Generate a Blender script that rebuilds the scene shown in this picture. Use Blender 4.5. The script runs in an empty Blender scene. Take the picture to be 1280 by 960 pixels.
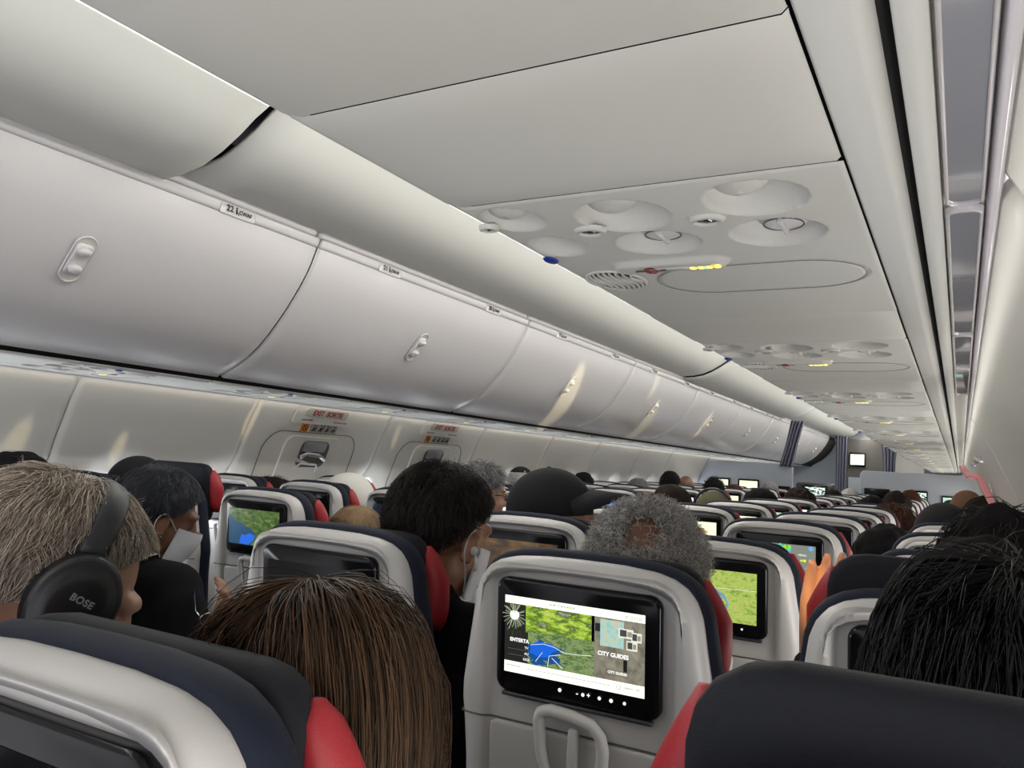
import bpy, math, random
import numpy as np
from mathutils import Vector, Matrix
random.seed(7)
RNG = np.random.default_rng(7)
sc = bpy.context.scene
COL = sc.collection
PI = math.pi
sin, cos, rad = math.sin, math.cos, math.radians

# ------------------------------------------------------------------ materials
def mat(name, col, rough=.5, metal=0, spec=.5, emit=None, es=0, bump=0, bscale=200, var=0, vscale=8, alpha=1, trans=0, sheen=0, coat=0):
    m = bpy.data.materials.new(name); m.use_nodes = True
    n = m.node_tree.nodes; l = m.node_tree.links; b = n['Principled BSDF']
    b.inputs['Base Color'].default_value = (*col, 1)
    b.inputs['Roughness'].default_value = rough
    b.inputs['Metallic'].default_value = metal
    b.inputs['Specular IOR Level'].default_value = spec
    b.inputs['Sheen Weight'].default_value = sheen
    b.inputs['Coat Weight'].default_value = coat
    b.inputs['Alpha'].default_value = alpha
    b.inputs['Transmission Weight'].default_value = trans
    if emit: b.inputs['Emission Color'].default_value = (*emit, 1); b.inputs['Emission Strength'].default_value = es
    if bump or var:
        tc = n.new('ShaderNodeTexCoord')
    if bump:
        t = n.new('ShaderNodeTexNoise'); t.inputs['Scale'].default_value = bscale; t.inputs['Detail'].default_value = 3
        bp = n.new('ShaderNodeBump'); bp.inputs['Strength'].default_value = bump; bp.inputs['Distance'].default_value = .001
        l.new(tc.outputs['Object'], t.inputs['Vector']); l.new(t.outputs['Fac'], bp.inputs['Height']); l.new(bp.outputs['Normal'], b.inputs['Normal'])
    if var:
        t = n.new('ShaderNodeTexNoise'); t.inputs['Scale'].default_value = vscale; t.inputs['Detail'].default_value = 4
        r = n.new('ShaderNodeValToRGB'); r.color_ramp.elements[0].position = .3; r.color_ramp.elements[1].position = .7
        r.color_ramp.elements[0].color = (*[c*(1-var) for c in col], 1); r.color_ramp.elements[1].color = (*[min(1, c*(1+var)) for c in col], 1)
        l.new(tc.outputs['Object'], t.inputs['Vector']); l.new(t.outputs['Fac'], r.inputs['Fac']); l.new(r.outputs['Color'], b.inputs['Base Color'])
    return m

def emis(name, col, s=1.0):
    return mat(name, (.01, .01, .01), rough=.3, emit=col, es=s)

def hair_mat(name, c1, c2, rough=.45, spec=.3):
    m = mat(name, c1, rough=rough, spec=spec)
    n = m.node_tree.nodes; l = m.node_tree.links; b = n['Principled BSDF']
    g = n.new('ShaderNodeNewGeometry'); r = n.new('ShaderNodeValToRGB')
    r.color_ramp.elements[0].color = (*c1, 1); r.color_ramp.elements[1].color = (*c2, 1)
    l.new(g.outputs['Random Per Island'], r.inputs['Fac']); l.new(r.outputs['Color'], b.inputs['Base Color'])
    b.inputs['Sheen Weight'].default_value = .0
    return m

def pic_mat(name, stops, scale=6, detail=6, s=1.3, dist=0.5, water=None):
    """lit picture on a screen: noise through a colour ramp, optional blue water area (centre u,v, radius)"""
    m = bpy.data.materials.new(name); m.use_nodes = True
    n = m.node_tree.nodes; l = m.node_tree.links; b = n['Principled BSDF']
    b.inputs['Base Color'].default_value = (.01, .01, .01, 1); b.inputs['Roughness'].default_value = .25
    uv = n.new('ShaderNodeTexCoord'); t = n.new('ShaderNodeTexNoise')
    t.inputs['Scale'].default_value = scale; t.inputs['Detail'].default_value = detail; t.inputs['Distortion'].default_value = dist
    t.inputs['Roughness'].default_value = .7
    r = n.new('ShaderNodeValToRGB'); cr = r.color_ramp
    while len(cr.elements) < len(stops): cr.elements.new(.5)
    for e, (p, c) in zip(cr.elements, stops): e.position = p; e.color = (*c, 1)
    l.new(uv.outputs['UV'], t.inputs['Vector']); l.new(t.outputs['Fac'], r.inputs['Fac'])
    out = r.outputs['Color']
    if water:
        (wu, wv), wr, wc, wsc = water
        vm = n.new('ShaderNodeVectorMath'); vm.operation = 'DISTANCE'; vm.inputs[1].default_value = (wu, wv, 0)
        l.new(uv.outputs['UV'], vm.inputs[0])
        t2 = n.new('ShaderNodeTexNoise'); t2.inputs['Scale'].default_value = wsc; t2.inputs['Detail'].default_value = 3
        l.new(uv.outputs['UV'], t2.inputs['Vector'])
        ma = n.new('ShaderNodeMath'); ma.operation = 'MULTIPLY_ADD'; ma.inputs[1].default_value = .9
        l.new(t2.outputs['Fac'], ma.inputs[0]); l.new(vm.outputs['Value'], ma.inputs[2])
        lt = n.new('ShaderNodeMath'); lt.operation = 'LESS_THAN'; lt.inputs[1].default_value = wr+.45
        l.new(ma.outputs[0], lt.inputs[0])
        mx = n.new('ShaderNodeMix'); mx.data_type = 'RGBA'
        l.new(lt.outputs[0], mx.inputs[0]); l.new(out, mx.inputs[6]); mx.inputs[7].default_value = (*wc, 1)
        out = mx.outputs[2]
    l.new(out, b.inputs['Emission Color']); b.inputs['Emission Strength'].default_value = s
    return m

M = {}
M['panel'] = mat('cabin_panel_offwhite', (.60, .59, .55), rough=.55, bump=.15, bscale=900)
M['bin'] = mat('bin_plastic_white', (.62, .60, .60), rough=.32, bump=.05, bscale=700, coat=.1)
M['ceil'] = mat('ceiling_plastic', (.62, .62, .58), rough=.5)
M['wall'] = mat('sidewall_plastic', (.62, .60, .55), rough=.38, bump=.1, bscale=900)
M['gap'] = mat('dark_gap', (.01, .01, .01), rough=.9)
M['seam'] = mat('seam_grey', (.12, .11, .10), rough=.8)
M['shell'] = mat('seat_shell_grey', (.56, .54, .52), rough=.42, bump=.08, bscale=900)
M['shell2'] = mat('tray_plastic', (.52, .50, .48), rough=.45, bump=.08, bscale=900)
M['navy'] = mat('navy_upholstery', (.012, .016, .029), rough=.7, bump=.5, bscale=900, sheen=.03, spec=.2)
M['navy2'] = mat('charcoal_upholstery', (.011, .012, .017), rough=.7, bump=.5, bscale=900, sheen=.03, spec=.2)
M['red'] = mat('red_upholstery', (.36, .018, .025), rough=.5, bump=.4, bscale=900)
M['bezel'] = mat('monitor_black', (.006, .006, .007), rough=.16, spec=.22)
M['off'] = mat('screen_off', (.004, .004, .005), rough=.10, spec=.2)
M['metal'] = mat('brushed_metal', (.5, .5, .52), rough=.3, metal=1)
M['chrome'] = mat('chrome', (.75, .75, .75), rough=.12, metal=1)
M['dkplastic'] = mat('dark_plastic', (.03, .03, .035), rough=.4)
M['carpet'] = mat('carpet_navy', (.02, .025, .04), rough=.95, bump=1, bscale=400, var=.4, vscale=60)
M['greyplastic'] = mat('glossy_grey_lens', (.36, .36, .40), rough=.08, spec=.8, coat=1)
M['lensframe'] = mat('translucent_frame', (.62, .58, .60), rough=.2, coat=.6)
M['bulk'] = mat('bulkhead_laminate', (.36, .39, .43), rough=.3, bump=.05, bscale=300)
M['curtain'] = mat('curtain_grey_blue', (.12, .12, .16), rough=.9, bump=.4, bscale=500)
M['ink'] = mat('ink_black', (.01, .01, .01), rough=.6)
M['redink'] = mat('ink_red', (.25, .01, .015), rough=.6)
M['orange'] = mat('orange_placard', (.75, .25, .02), rough=.5)
M['signplate'] = mat('sign_plate', (.42, .41, .36), rough=.4)
M['seamlight'] = mat('seam_light', (.25, .24, .22), rough=.8)
M['blue'] = mat('blue_button', (.01, .03, .30), rough=.3)
M['white'] = mat('white_cloth', (.72, .70, .66), rough=.8, bump=.4, bscale=500)
M['mask'] = mat('mask_paper_white', (.70, .72, .76), rough=.85, bump=.5, bscale=400)
M['pink'] = mat('pink_plastic', (.80, .34, .36), rough=.45)
M['blacksoft'] = mat('black_cloth', (.008, .008, .010), rough=.85, bump=.5, bscale=400, sheen=.1)
M['hpblack'] = mat('headphone_black', (.012, .012, .013), rough=.38, spec=.5, bump=.2, bscale=600)
M['hpgrey'] = mat('headphone_band', (.03, .032, .036), rough=.5)
M['logo'] = mat('logo_grey', (.28, .28, .28), rough=.4)
M['beanie'] = mat('beanie_black', (.007, .007, .009), rough=.95, bump=1, bscale=300)
M['knit'] = mat('knit_grey', (.20, .18, .19), rough=.95, bump=1, bscale=160, var=.4, vscale=60)
M['olive'] = mat('cap_olive', (.09, .085, .04), rough=.9, bump=.5, bscale=300)
M['tanhat'] = mat('tan_cloth', (.16, .08, .045), rough=.9, bump=.5, bscale=300)
M['glass'] = mat('window_shade_lit', (.7, .75, .8), rough=.3, emit=(.75, .87, 1.0), es=5.0)
SK = {'fair': mat('skin_fair', (.50, .28, .19), rough=.5, bump=.3, bscale=300, var=.12, vscale=14),
      'tan': mat('skin_tan', (.36, .19, .12), rough=.5, bump=.3, bscale=300, var=.12, vscale=14),
      'brown': mat('skin_brown', (.20, .095, .055), rough=.5, bump=.3, bscale=300, var=.15, vscale=14),
      'dark': mat('skin_dark', (.07, .035, .022), rough=.5, bump=.3, bscale=300, var=.15, vscale=14)}
for s_ in SK.values():
    s_.node_tree.nodes['Principled BSDF'].inputs['Subsurface Weight'].default_value = .05
    s_.node_tree.nodes['Principled BSDF'].inputs['Subsurface Radius'].default_value = (.01, .004, .002)
HR = {'black': hair_mat('hair_black', (.004, .004, .005), (.016, .014, .014)),
      'dark': hair_mat('hair_dark', (.008, .006, .005), (.03, .022, .017)),
      'brown': hair_mat('hair_brown', (.012, .007, .004), (.115, .062, .033), rough=.45, spec=.22),
      'redbrown': hair_mat('hair_redbrown', (.03, .012, .006), (.10, .04, .02)),
      'blonde': hair_mat('hair_blonde', (.14, .085, .045), (.34, .23, .13), rough=.35, spec=.5),
      'greyblonde': hair_mat('hair_greyblonde', (.16, .13, .105), (.66, .56, .45), rough=.55),
      'grey': hair_mat('hair_grey', (.16, .15, .145), (.75, .72, .68), rough=.6),
      'saltpepper': hair_mat('hair_saltpepper', (.02, .018, .018), (.30, .29, .30), rough=.5),
      'blueblack': hair_mat('hair_blueblack', (.005, .006, .010), (.05, .055, .075), rough=.35, spec=.5)}
CL = {k: mat('cloth_'+k, c, rough=.9, bump=.5, bscale=400, sheen=.02, spec=.15) for k, c in
      {'black': (.004, .004, .005), 'navy': (.012, .016, .035), 'grey': (.09, .09, .10), 'olive': (.05, .05, .03),
       'brown': (.06, .035, .02), 'blue': (.03, .05, .12), 'white': (.5, .5, .48), 'maroon': (.08, .01, .015)}.items()}

# ------------------------------------------------------------------ mesh tools
def link(o, parent=None):
    COL.objects.link(o)
    if parent is not None: o.parent = parent
    return o

def mesh_obj(name, v, f, m, parent=None, smooth=True, uv=None):
    me = bpy.data.meshes.new(name)
    me.from_pydata([tuple(map(float, p)) for p in v], [], [tuple(int(i) for i in q) for q in f])
    me.validate(); me.update()
    if smooth: me.shade_smooth()
    if uv is not None:
        L = me.uv_layers.new(name='UVMap')
        for lp in me.loops: L.data[lp.index].uv = uv[lp.vertex_index]
    me.materials.append(m)
    return link(bpy.data.objects.new(name, me), parent)

def empty(name, loc=(0, 0, 0)):
    o = bpy.data.objects.new(name, None); o.location = loc; o.empty_display_size = .1
    return link(o)

def tag(o, label=None, cat=None, group=None, kind=None):
    if label: o['label'] = label
    if cat: o['category'] = cat
    if group: o['group'] = group
    if kind: o['kind'] = kind
    return o

class MB:
    def __init__(s): s.v = []; s.f = []
    def add(s, v, f):
        n = len(s.v); s.v += [tuple(p) for p in v]; s.f += [tuple(i+n for i in q) for q in f]; return s
    def box(s, c, d, bev=0.0):
        cx, cy, cz = c; a, b, e = d[0]/2, d[1]/2, d[2]/2
        if bev <= 0:
            v = [(cx+i*a, cy+j*b, cz+k*e) for i in (-1, 1) for j in (-1, 1) for k in (-1, 1)]
            f = [(0, 1, 3, 2), (4, 6, 7, 5), (0, 4, 5, 1), (2, 3, 7, 6), (0, 2, 6, 4), (1, 5, 7, 3)]
            return s.add(v, f)
        # rounded box: sphere grid pushed out
        nu, nv = 24, 12; v = []; f = []
        for j in range(nv+1):
            ph = -PI/2+PI*j/nv
            for i in range(nu):
                th = 2*PI*(i+.5)/nu
                d0 = (cos(ph)*cos(th), cos(ph)*sin(th), sin(ph))
                v.append(tuple(q+math.copysign(h-bev, t)*(1 if abs(t) > 1e-6 else 0)+bev*t for q, h, t in zip((cx, cy, cz), (a, b, e), d0)))
        for j in range(nv):
            for i in range(nu): f.append((j*nu+i, j*nu+(i+1) % nu, (j+1)*nu+(i+1) % nu, (j+1)*nu+i))
        f.append(tuple(range(nu))[::-1]); f.append(tuple(nv*nu+i for i in range(nu)))
        return s.add(v, f)
    def tube(s, pts, r, n=8, closed=False):
        P = [Vector(p) for p in pts]; R = r if hasattr(r, '__len__') else [r]*len(P)
        up = None; base = len(s.v); N = len(P)
        for i, p in enumerate(P):
            t = (P[(i+1) % N]-P[i-1]) if closed else (P[min(i+1, N-1)]-P[max(i-1, 0)])
            t = t.normalized() if t.length > 0 else Vector((0, 0, 1))
            if up is None:
                up = t.orthogonal().normalized()
            up = (up-t*up.dot(t)).normalized(); b = t.cross(up)
            for k in range(n):
                a = 2*PI*k/n; s.v.append(tuple(p+(up*cos(a)+b*sin(a))*R[i]))
        for i in range(N if closed else N-1):
            j = (i+1) % N
            for k in range(n): s.f.append((base+i*n+k, base+i*n+(k+1) % n, base+j*n+(k+1) % n, base+j*n+k))
        if not closed:
            s.f.append(tuple(base+k for k in range(n))[::-1]); s.f.append(tuple(base+(N-1)*n+k for k in range(n)))
        return s
    def rings(s, R, cap0=True, cap1=True):
        n = len(R[0]); b = len(s.v)
        for r in R: s.v += [tuple(p) for p in r]
        for j in range(len(R)-1):
            for i in range(n): s.f.append((b+j*n+i, b+j*n+(i+1) % n, b+(j+1)*n+(i+1) % n, b+(j+1)*n+i))
        if cap0: s.f.append(tuple(b+i for i in range(n))[::-1])
        if cap1: s.f.append(tuple(b+(len(R)-1)*n+i for i in range(n)))
        return s
    def ell(s, c, r, nu=20, nv=12, rot=None):
        v = []; f = []
        for j in range(nv+1):
            ph = -PI/2+PI*j/nv
            for i in range(nu):
                th = 2*PI*i/nu; p = Vector((r[0]*cos(ph)*cos(th), r[1]*cos(ph)*sin(th), r[2]*sin(ph)))
                if rot is not None: p = rot @ p
                v.append((p[0]+c[0], p[1]+c[1], p[2]+c[2]))
        for j in range(nv):
            for i in range(nu): f.append((j*nu+i, j*nu+(i+1) % nu, (j+1)*nu+(i+1) % nu, (j+1)*nu+i))
        return s.add(v, f)
    def caps(s, pts, n=14):
        """tapered capsule chain: pts = [(x,y,z,r), ...]"""
        for (x0, y0, z0, r0), (x1, y1, z1, r1) in zip(pts[:-1], pts[1:]):
            a = Vector((x0, y0, z0)); b = Vector((x1, y1, z1)); d = (b-a); L = d.length
            d = d.normalized() if L > 1e-6 else Vector((0, 0, 1)); u = d.orthogonal().normalized(); w = d.cross(u); R = []
            for k in range(5):
                t = -PI/2+PI/2*k/4; R.append([a+d*(r0*sin(t))+(u*cos(q)+w*sin(q))*(r0*max(cos(t), .02)) for q in [2*PI*i/n for i in range(n)]])
            for k in range(5):
                t = PI/2*k/4; R.append([b+d*(r1*sin(t))+(u*cos(q)+w*sin(q))*(r1*max(cos(t), .02)) for q in [2*PI*i/n for i in range(n)]])
            s.rings(R)
        return s
    def xf(s, m):
        s.v = [tuple(m @ Vector(p)) for p in s.v]; return s
    def obj(s, name, m, parent=None, smooth=True, uv=None): return mesh_obj(name, s.v, s.f, m, parent, smooth, uv)

def remeshed(mb, voxel, smooth_it=4, name='tmp'):
    me = bpy.data.meshes.new(name); me.from_pydata(mb.v, [], mb.f); me.update()
    o = bpy.data.objects.new(name, me); COL.objects.link(o)
    r = o.modifiers.new('r', 'REMESH'); r.mode = 'VOXEL'; r.voxel_size = voxel; r.use_smooth_shade = True
    s = o.modifiers.new('s', 'SMOOTH'); s.factor = .5; s.iterations = smooth_it
    dg = bpy.context.evaluated_depsgraph_get()
    out = bpy.data.meshes.new_from_object(o.evaluated_get(dg))
    bpy.data.objects.remove(o); bpy.data.meshes.remove(me)
    out.shade_smooth(); out.name = name; out.materials.clear()
    return out

def from_mesh(name, me, m, parent):
    o = bpy.data.objects.new(name, me)
    if not len(me.materials): me.materials.append(m)
    link(o, parent)
    o.material_slots[0].link = 'OBJECT'; o.material_slots[0].material = m
    return o

def copy_tree(o, parent=None):
    c = o.copy(); COL.objects.link(c); c.parent = parent
    for ch in o.children: copy_tree(ch, c)
    return c

def rrect(w, h, r, n=6):
    P = []
    for cx, cz, a0 in ((w/2-r, h/2-r, 0), (-w/2+r, h/2-r, 90), (-w/2+r, -h/2+r, 180), (w/2-r, -h/2+r, 270)):
        for k in range(n+1):
            a = rad(a0+90*k/n); P.append((cx+r*cos(a), cz+r*sin(a)))
    return P

def text(name, body, size, m, loc, rot, parent=None, ext=.0004, bold=0, sx=1.0, spacing=1.0, align='CENTER'):
    cu = bpy.data.curves.new(name, 'FONT'); cu.body = body; cu.size = size; cu.extrude = ext; cu.offset = bold
    cu.align_x = align; cu.align_y = 'CENTER'; cu.space_character = spacing; cu.materials.append(m)
    tmp = bpy.data.objects.new(name, cu); COL.objects.link(tmp)
    me = bpy.data.meshes.new_from_object(tmp.evaluated_get(bpy.context.evaluated_depsgraph_get())); bpy.data.objects.remove(tmp); bpy.data.curves.remove(cu)
    me.name = name
    o = bpy.data.objects.new(name, me); o.location = loc; o.rotation_euler = rot; o.scale = (sx, 1, 1)
    return link(o, parent)

# ------------------------------------------------------------------ cabin numbers
EYE = 1.36
END = 15.4
BK = 10.2                                   # divider to the front cabin
WALL = [(1.400, 1.585), (1.452, 1.50), (1.515, 1.36), (1.575, 1.20), (1.63, 1.0), (1.655, .80), (1.655, .5), (1.61, .2), (1.57, 0.0)]
def wall_x(z):
    for (x0, z0), (x1, z1) in zip(WALL[:-1], WALL[1:]):
        if z <= z0 and z >= z1: return x0+(x1-x0)*(z0-z)/(z0-z1)
    return WALL[0][0] if z > WALL[0][1] else WALL[-1][0]
WZ = []
for (x0, z0), (x1, z1) in zip(WALL[:-1], WALL[1:]):
    k = max(1, int((z0-z1)/.03))
    for i in range(k): WZ.append(z0+(z1-z0)*i/k)
WZ.append(0.0)

def smooth(a, b, x):
    t = min(1, max(0, (x-a)/(b-a))); return t*t*(3-2*t)

# sidewalls: each window sits in a soft dished bay, with the opening cut out
def window_ys(side):
    return [-0.6+.53*k for k in range(30)]
WH, WW, WCZ = .165, .115, 1.055               # half height, half width, centre height
DOORS = [(2.70, 3.46), (3.75, 4.53)]          # over-wing exits on the left side
def build_wall(side, y0, y1, name):
    sgn = -1 if side == 'left' else 1
    ny = max(2, int((y1-y0)/.03)); ys = [y0+(y1-y0)*i/ny for i in range(ny+1)]
    wy = [y for y in window_ys(side) if y0-.3 < y < y1+.3 and not (side == 'left' and any(a-.1 < y < b+.1 for a, b in DOORS))]
    v = []; f = []; idx = {}
    for i, y in enumerate(ys):
        for j, z in enumerate(WZ):
            x = wall_x(z); d = 0
            for w in wy:                       # dished bay round each window
                r = math.hypot((y-w)/.235, (z-WCZ+.02)/.30)
                d = max(d, .030*(1-smooth(.55, 1.0, r)))
            e = min(y-y0, y1-y)
            d += .006*(1-smooth(0, .012, e))    # the panel edge rolls back into the joint
            v.append((sgn*(x+d), y, z))
    nz = len(WZ)
    for i in range(ny):
        for j in range(nz-1):
            yc = (ys[i]+ys[i+1])/2; zc = (WZ[j]+WZ[j+1])/2
            if any(math.hypot((yc-w)/WW, (zc-WCZ)/WH) < .97 or (abs(yc-w) < WW*.82 and abs(zc-WCZ) < WH*.72) for w in wy): continue
            q = (i*nz+j, (i+1)*nz+j, (i+1)*nz+j+1, i*nz+j+1)
            f.append(q if sgn < 0 else q[::-1])
    o = mesh_obj(name, v, f, M['wall'])
    so = o.modifiers.new('s', 'SOLIDIFY'); so.thickness = .012; so.offset = 1
    return tag(o, kind='structure')

LS = [-1.2, .15, 1.76, 2.62, 3.60, 4.62, 5.66, 6.61, 7.68, 8.66, BK, 12.0, 13.6, END]
RS = [-1.2, .66, 2.86, 5.06, 7.26, BK, 12.4, END]
for a, b in zip(LS[:-1], LS[1:]): build_wall('left', a+.002, b-.002, 'wall_left')
for a, b in zip(RS[:-1], RS[1:]): build_wall('right', a+.002, b-.002, 'wall_right')
# dark skin behind the joints
for sgn, nm in ((-1, 'wall_left'), (1, 'wall_right')):
    mb = MB(); pr = [(sgn*(x+.11), z) for x, z in WALL]
    v = [(x, -1.2, z) for x, z in pr]+[(x, END, z) for x, z in pr]; n = len(pr)
    mesh_obj(nm, v, [(i, i+1, n+i+1, n+i) for i in range(n-1)], M['seam'])['kind'] = 'structure'

# windows
def window_frame_mesh():
    mb = MB(); R = []
    for k, (s, dx) in enumerate(((1.16, .004), (1.10, -.004), (1.0, -.002), (.94, .015), (.90, .03))):
        R.append([(dx, WW*s*math.copysign(abs(cos(t))**.75, cos(t)), WH*s*math.copysign(abs(sin(t))**.75, sin(t))) for t in [2*PI*i/40 for i in range(40)]])
    mb.rings(R, False, False); return mb
def window_shade_mesh():
    mb = MB(); n = 40
    ring = [(.034, WW*.93*math.copysign(abs(cos(t))**.75, cos(t)), WH*.93*math.copysign(abs(sin(t))**.75, sin(t))) for t in [2*PI*i/n for i in range(n)]]
    ring2 = [(.040, y, z) for _, y, z in ring]
    mb.rings([ring, ring2]); return mb
wf = window_frame_mesh(); wp = window_shade_mesh(); WF = WP = None
nwin = 0
for side, sgn in (('left', -1), ('right', 1)):
    for y in window_ys(side):
        if y < -.5 or y > END-.3 or abs(y-BK) < .2: continue
        if side == 'left' and any(a-.1 < y < b+.1 for a, b in DOORS): continue
        nwin += 1
        e = empty('window_%d' % nwin, (sgn*(wall_x(WCZ)+.029), y, WCZ)); e['kind'] = 'structure'
        e.rotation_euler = (0, -sgn*rad(-15.5), 0) ; e.scale = (sgn, 1, 1)
        if WF is None:
            a = wf.obj('window_frame', M['wall'], e); b = wp.obj('window_pane', M['glass'], e); WF, WP = a.data, b.data
        else:
            link(bpy.data.objects.new('window_frame', WF), e); link(bpy.data.objects.new('window_pane', WP), e)

# floor and aisle
mesh_obj('floor', [(-1.6, -1.2, 0), (1.6, -1.2, 0), (1.6, END, 0), (-1.6, END, 0), (-1.6, -1.2, -.05), (1.6, -1.2, -.05), (1.6, END, -.05), (-1.6, END, -.05)],
         [(0, 1, 2, 3), (7, 6, 5, 4), (0, 4, 5, 1), (1, 5, 6, 2), (2, 6, 7, 3), (3, 7, 4, 0)], M['carpet'], smooth=False)['kind'] = 'structure'

# ceiling vault, in long panels
CP = [(-.60, 2.100), (-.56, 2.105), (-.50, 2.108), (-.44, 2.112), (-.37, 2.125), (-.30, 2.155), (-.24, 2.19), (-.19, 2.225), (-.12, 2.262), (-.06, 2.278), (0, 2.282)]
CP = CP+[(-x, z) for x, z in CP[::-1][1:]]
def ceil_panel(y0, y1, drop):
    n = 24; v = []; N = len(CP)
    for i in range(n+1):
        y = y0+(y1-y0)*i/n
        for x, z in CP: v.append((x, y, z-drop))
    f = [(i*N+j, i*N+j+1, (i+1)*N+j+1, (i+1)*N+j) for i in range(n) for j in range(N-1)]
    o = mesh_obj('ceiling', v, f, M['ceil']); s = o.modifiers.new('s', 'SOLIDIFY'); s.thickness = .012; s.offset = 1
    return tag(o, kind='structure')
ceil_panel(-1.2, 1.375, .034); ceil_panel(1.43, 6.10, .0); ceil_panel(6.13, BK, .018); ceil_panel(BK+.03, END, 0)
v = [(-1.5, -1.2, 2.34), (1.5, -1.2, 2.34), (1.5, END, 2.34), (-1.5, END, 2.34)]
mesh_obj('ceiling', v+[(x, y, z+.03) for x, y, z in v], [(0, 3, 2, 1), (4, 5, 6, 7), (0, 1, 5, 4), (1, 2, 6, 5), (2, 3, 7, 6), (3, 0, 4, 7)], M['gap'], smooth=False)['kind'] = 'structure'

# ------------------------------------------------------------------ overhead bins
BP = [(.962, 1.603), (.944, 1.614), (.905, 1.629), (.867, 1.648), (.82, 1.674), (.775, 1.708), (.73, 1.751), (.689, 1.797), (.655, 1.838), (.624, 1.881), (.598, 1.918), (.576, 1.954), (.558, 1.99), (.544, 2.026), (.536, 2.046)]
LP = [(.5355, 2.048), (.531, 2.060), (.526, 2.072), (.527, 2.078), (.535, 2.080)]
BL = 1.525; GAP = .010
def bin_door_mesh(sgn):
    L = BL-GAP; n = 30; v = []; f = []
    ys = [0, .003, .008]+[.008+(L-.016)*i/n for i in range(1, n)]+[L-.008, L-.003, L]
    dd = {0: .012, 1: .004, 2: 0}; K = len(ys)
    N = len(BP)
    for i, y in enumerate(ys):
        d = dd.get(i, dd.get(K-1-i, 0))
        for j, (x, z) in enumerate(BP):
            a = BP[max(0, j-1)]; b = BP[min(N-1, j+1)]; t = Vector((b[0]-a[0], 0, b[1]-a[1])).normalized()
            nx, nz = t[2], -t[0]             # points into the bin
            v.append((sgn*(x+abs(nx)*d), y, z+abs(nz)*d))
    for i in range(K-1):
        for j in range(N-1):
            q = (i*N+j, (i+1)*N+j, (i+1)*N+j+1, i*N+j+1); f.append(q if sgn > 0 else q[::-1])
    # back wall of the bucket so that it has depth
    b0 = len(v)
    for y in (0, L):
        for x, z in [(1.02, 1.62), (1.02, 2.05), (.57, 2.05)]: v.append((sgn*x, y, z))
    for (i, b) in ((0, b0), (K-1, b0+3)):
        q = tuple(i*N+j for j in range(N))+(b+2, b+1, b); f.append(q)
    return v, f
def handle_mesh(sgn):
    """oval recess ring with a two-lobed paddle, lying on the bin face"""
    px, pz = .661, 1.827; a = Vector((.036, 0, -.044)).normalized(); nrm = Vector((-a[2], 0, a[0])); nrm = -nrm if nrm[0] > 0 else nrm
    if nrm[2] > 0: nrm = -nrm
    def P(u, w, h): q = Vector((px, 0, pz))+a*w+nrm*h; return (sgn*q[0], u, q[2])
    out = rrect(.060, .145, .0299, 8); ring = MB()
    ring.rings([[P(x*s, z*(1-(1-s)*.4), h) for x, z in out] for s, h in ((1.04, .0), (1.02, .004), (.94, .0045), (.90, .001))], False, False)
    dish = MB().rings([[P(x*s, z*(1-(1-s)*.4), h) for x, z in out] for s, h in ((.93, .0015), (.80, .0012), (.5, .001))], False, True)
    pad = MB()
    pin = rrect(.048, .098, .012, 8)
    pad.rings([[P(x*s, z*s, h+.003*cos(z*50)) for x, z in pin] for s, h in ((1, .001), (.97, .008), (.85, .010), (.3, .009))], False, True)
    for w in (-.028, .026): pad.ell(P(0, w, .0095), (.018, .02, .012), 16, 8)
    return ring, dish, pad
def make_bin(sgn):
    r = empty('overhead_bin')
    v, f = bin_door_mesh(sgn); mesh_obj('bin_door', v, f, M['bin'], r)
    mb = MB(); L = BL-GAP; R = []
    for y, s in ((.0, .5), (.002, .85), (.012, 1), (L-.012, 1), (L-.002, .85), (L, .5)):
        cx = .545; cz = 2.062
        prof = LP+[(.56, 2.078), (.56, 2.049)]
        R.append([(sgn*(cx+(x-cx)*s), y, cz+(z-cz)*s) for x, z in prof])
    mb.rings(R if sgn > 0 else R); mb.obj('lip_strip', M['bin'], r)
    mb = MB()                                  # rounded valance above the lip
    pr = [(.547, 2.083), (.537, 2.090), (.534, 2.102), (.538, 2.114), (.552, 2.120), (.60, 2.120), (.60, 2.083)]
    R = [[(sgn*(.57+(x-.57)*s), y, 2.10+(z-2.10)*s) for x, z in pr] for y, s in ((.0, .4), (.004, .8), (.02, 1), (L-.02, 1), (L-.004, .8), (L, .4))]
    mb.rings(R); mb.obj('valance', M['bin'], r)
    ring, dish, pad = handle_mesh(sgn)
    h = ring.obj('door_handle', M['bin'], r); h.location = (0, BL/2, 0)
    dish.obj('handle_recess', M['wall'], h); pad.obj('handle_paddle', M['bin'], h)
    return r
def bin_label(bn, sgn, y, num, big):
    mb = MB(); R = []
    for s, o in ((1, .0005), (.97, .0025)):
        R.append([(sgn*(.528-o+(.0055 if z < 0 else -.001)), y+x*s, 2.061+z*s) for x, z in rrect(.135, .034, .006)])
    pl = mb.rings(R).obj('row_placard', M['bin'], bn)
    rx = rad(90); rz = rad(90) if sgn < 0 else rad(-90)
    xx = sgn*.5245
    t1 = text('row_number', str(num), .026, M['ink'], (xx, y-.035*(-sgn), 2.062), (rx, 0, rz), pl, bold=.0006)
    mbt = MB(); s_ = -sgn
    mbt.ell((xx, y-.010*s_, 2.070), (.001, .003, .003)); mbt.box((xx, y-.010*s_, 2.059), (.001, .005, .014)); mbt.tube([(xx, y-.012*s_, 2.058), (xx, y-.003*s_, 2.056), (xx, y-.001*s_, 2.050)], .0012)
    mbt.obj('seat_symbol', M['ink'], pl)
    text('seat_letters', 'CWAF', .017, M['ink'], (xx, y+.024*s_, 2.060), (rx, 0, rz), pl, bold=.0004)
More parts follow.
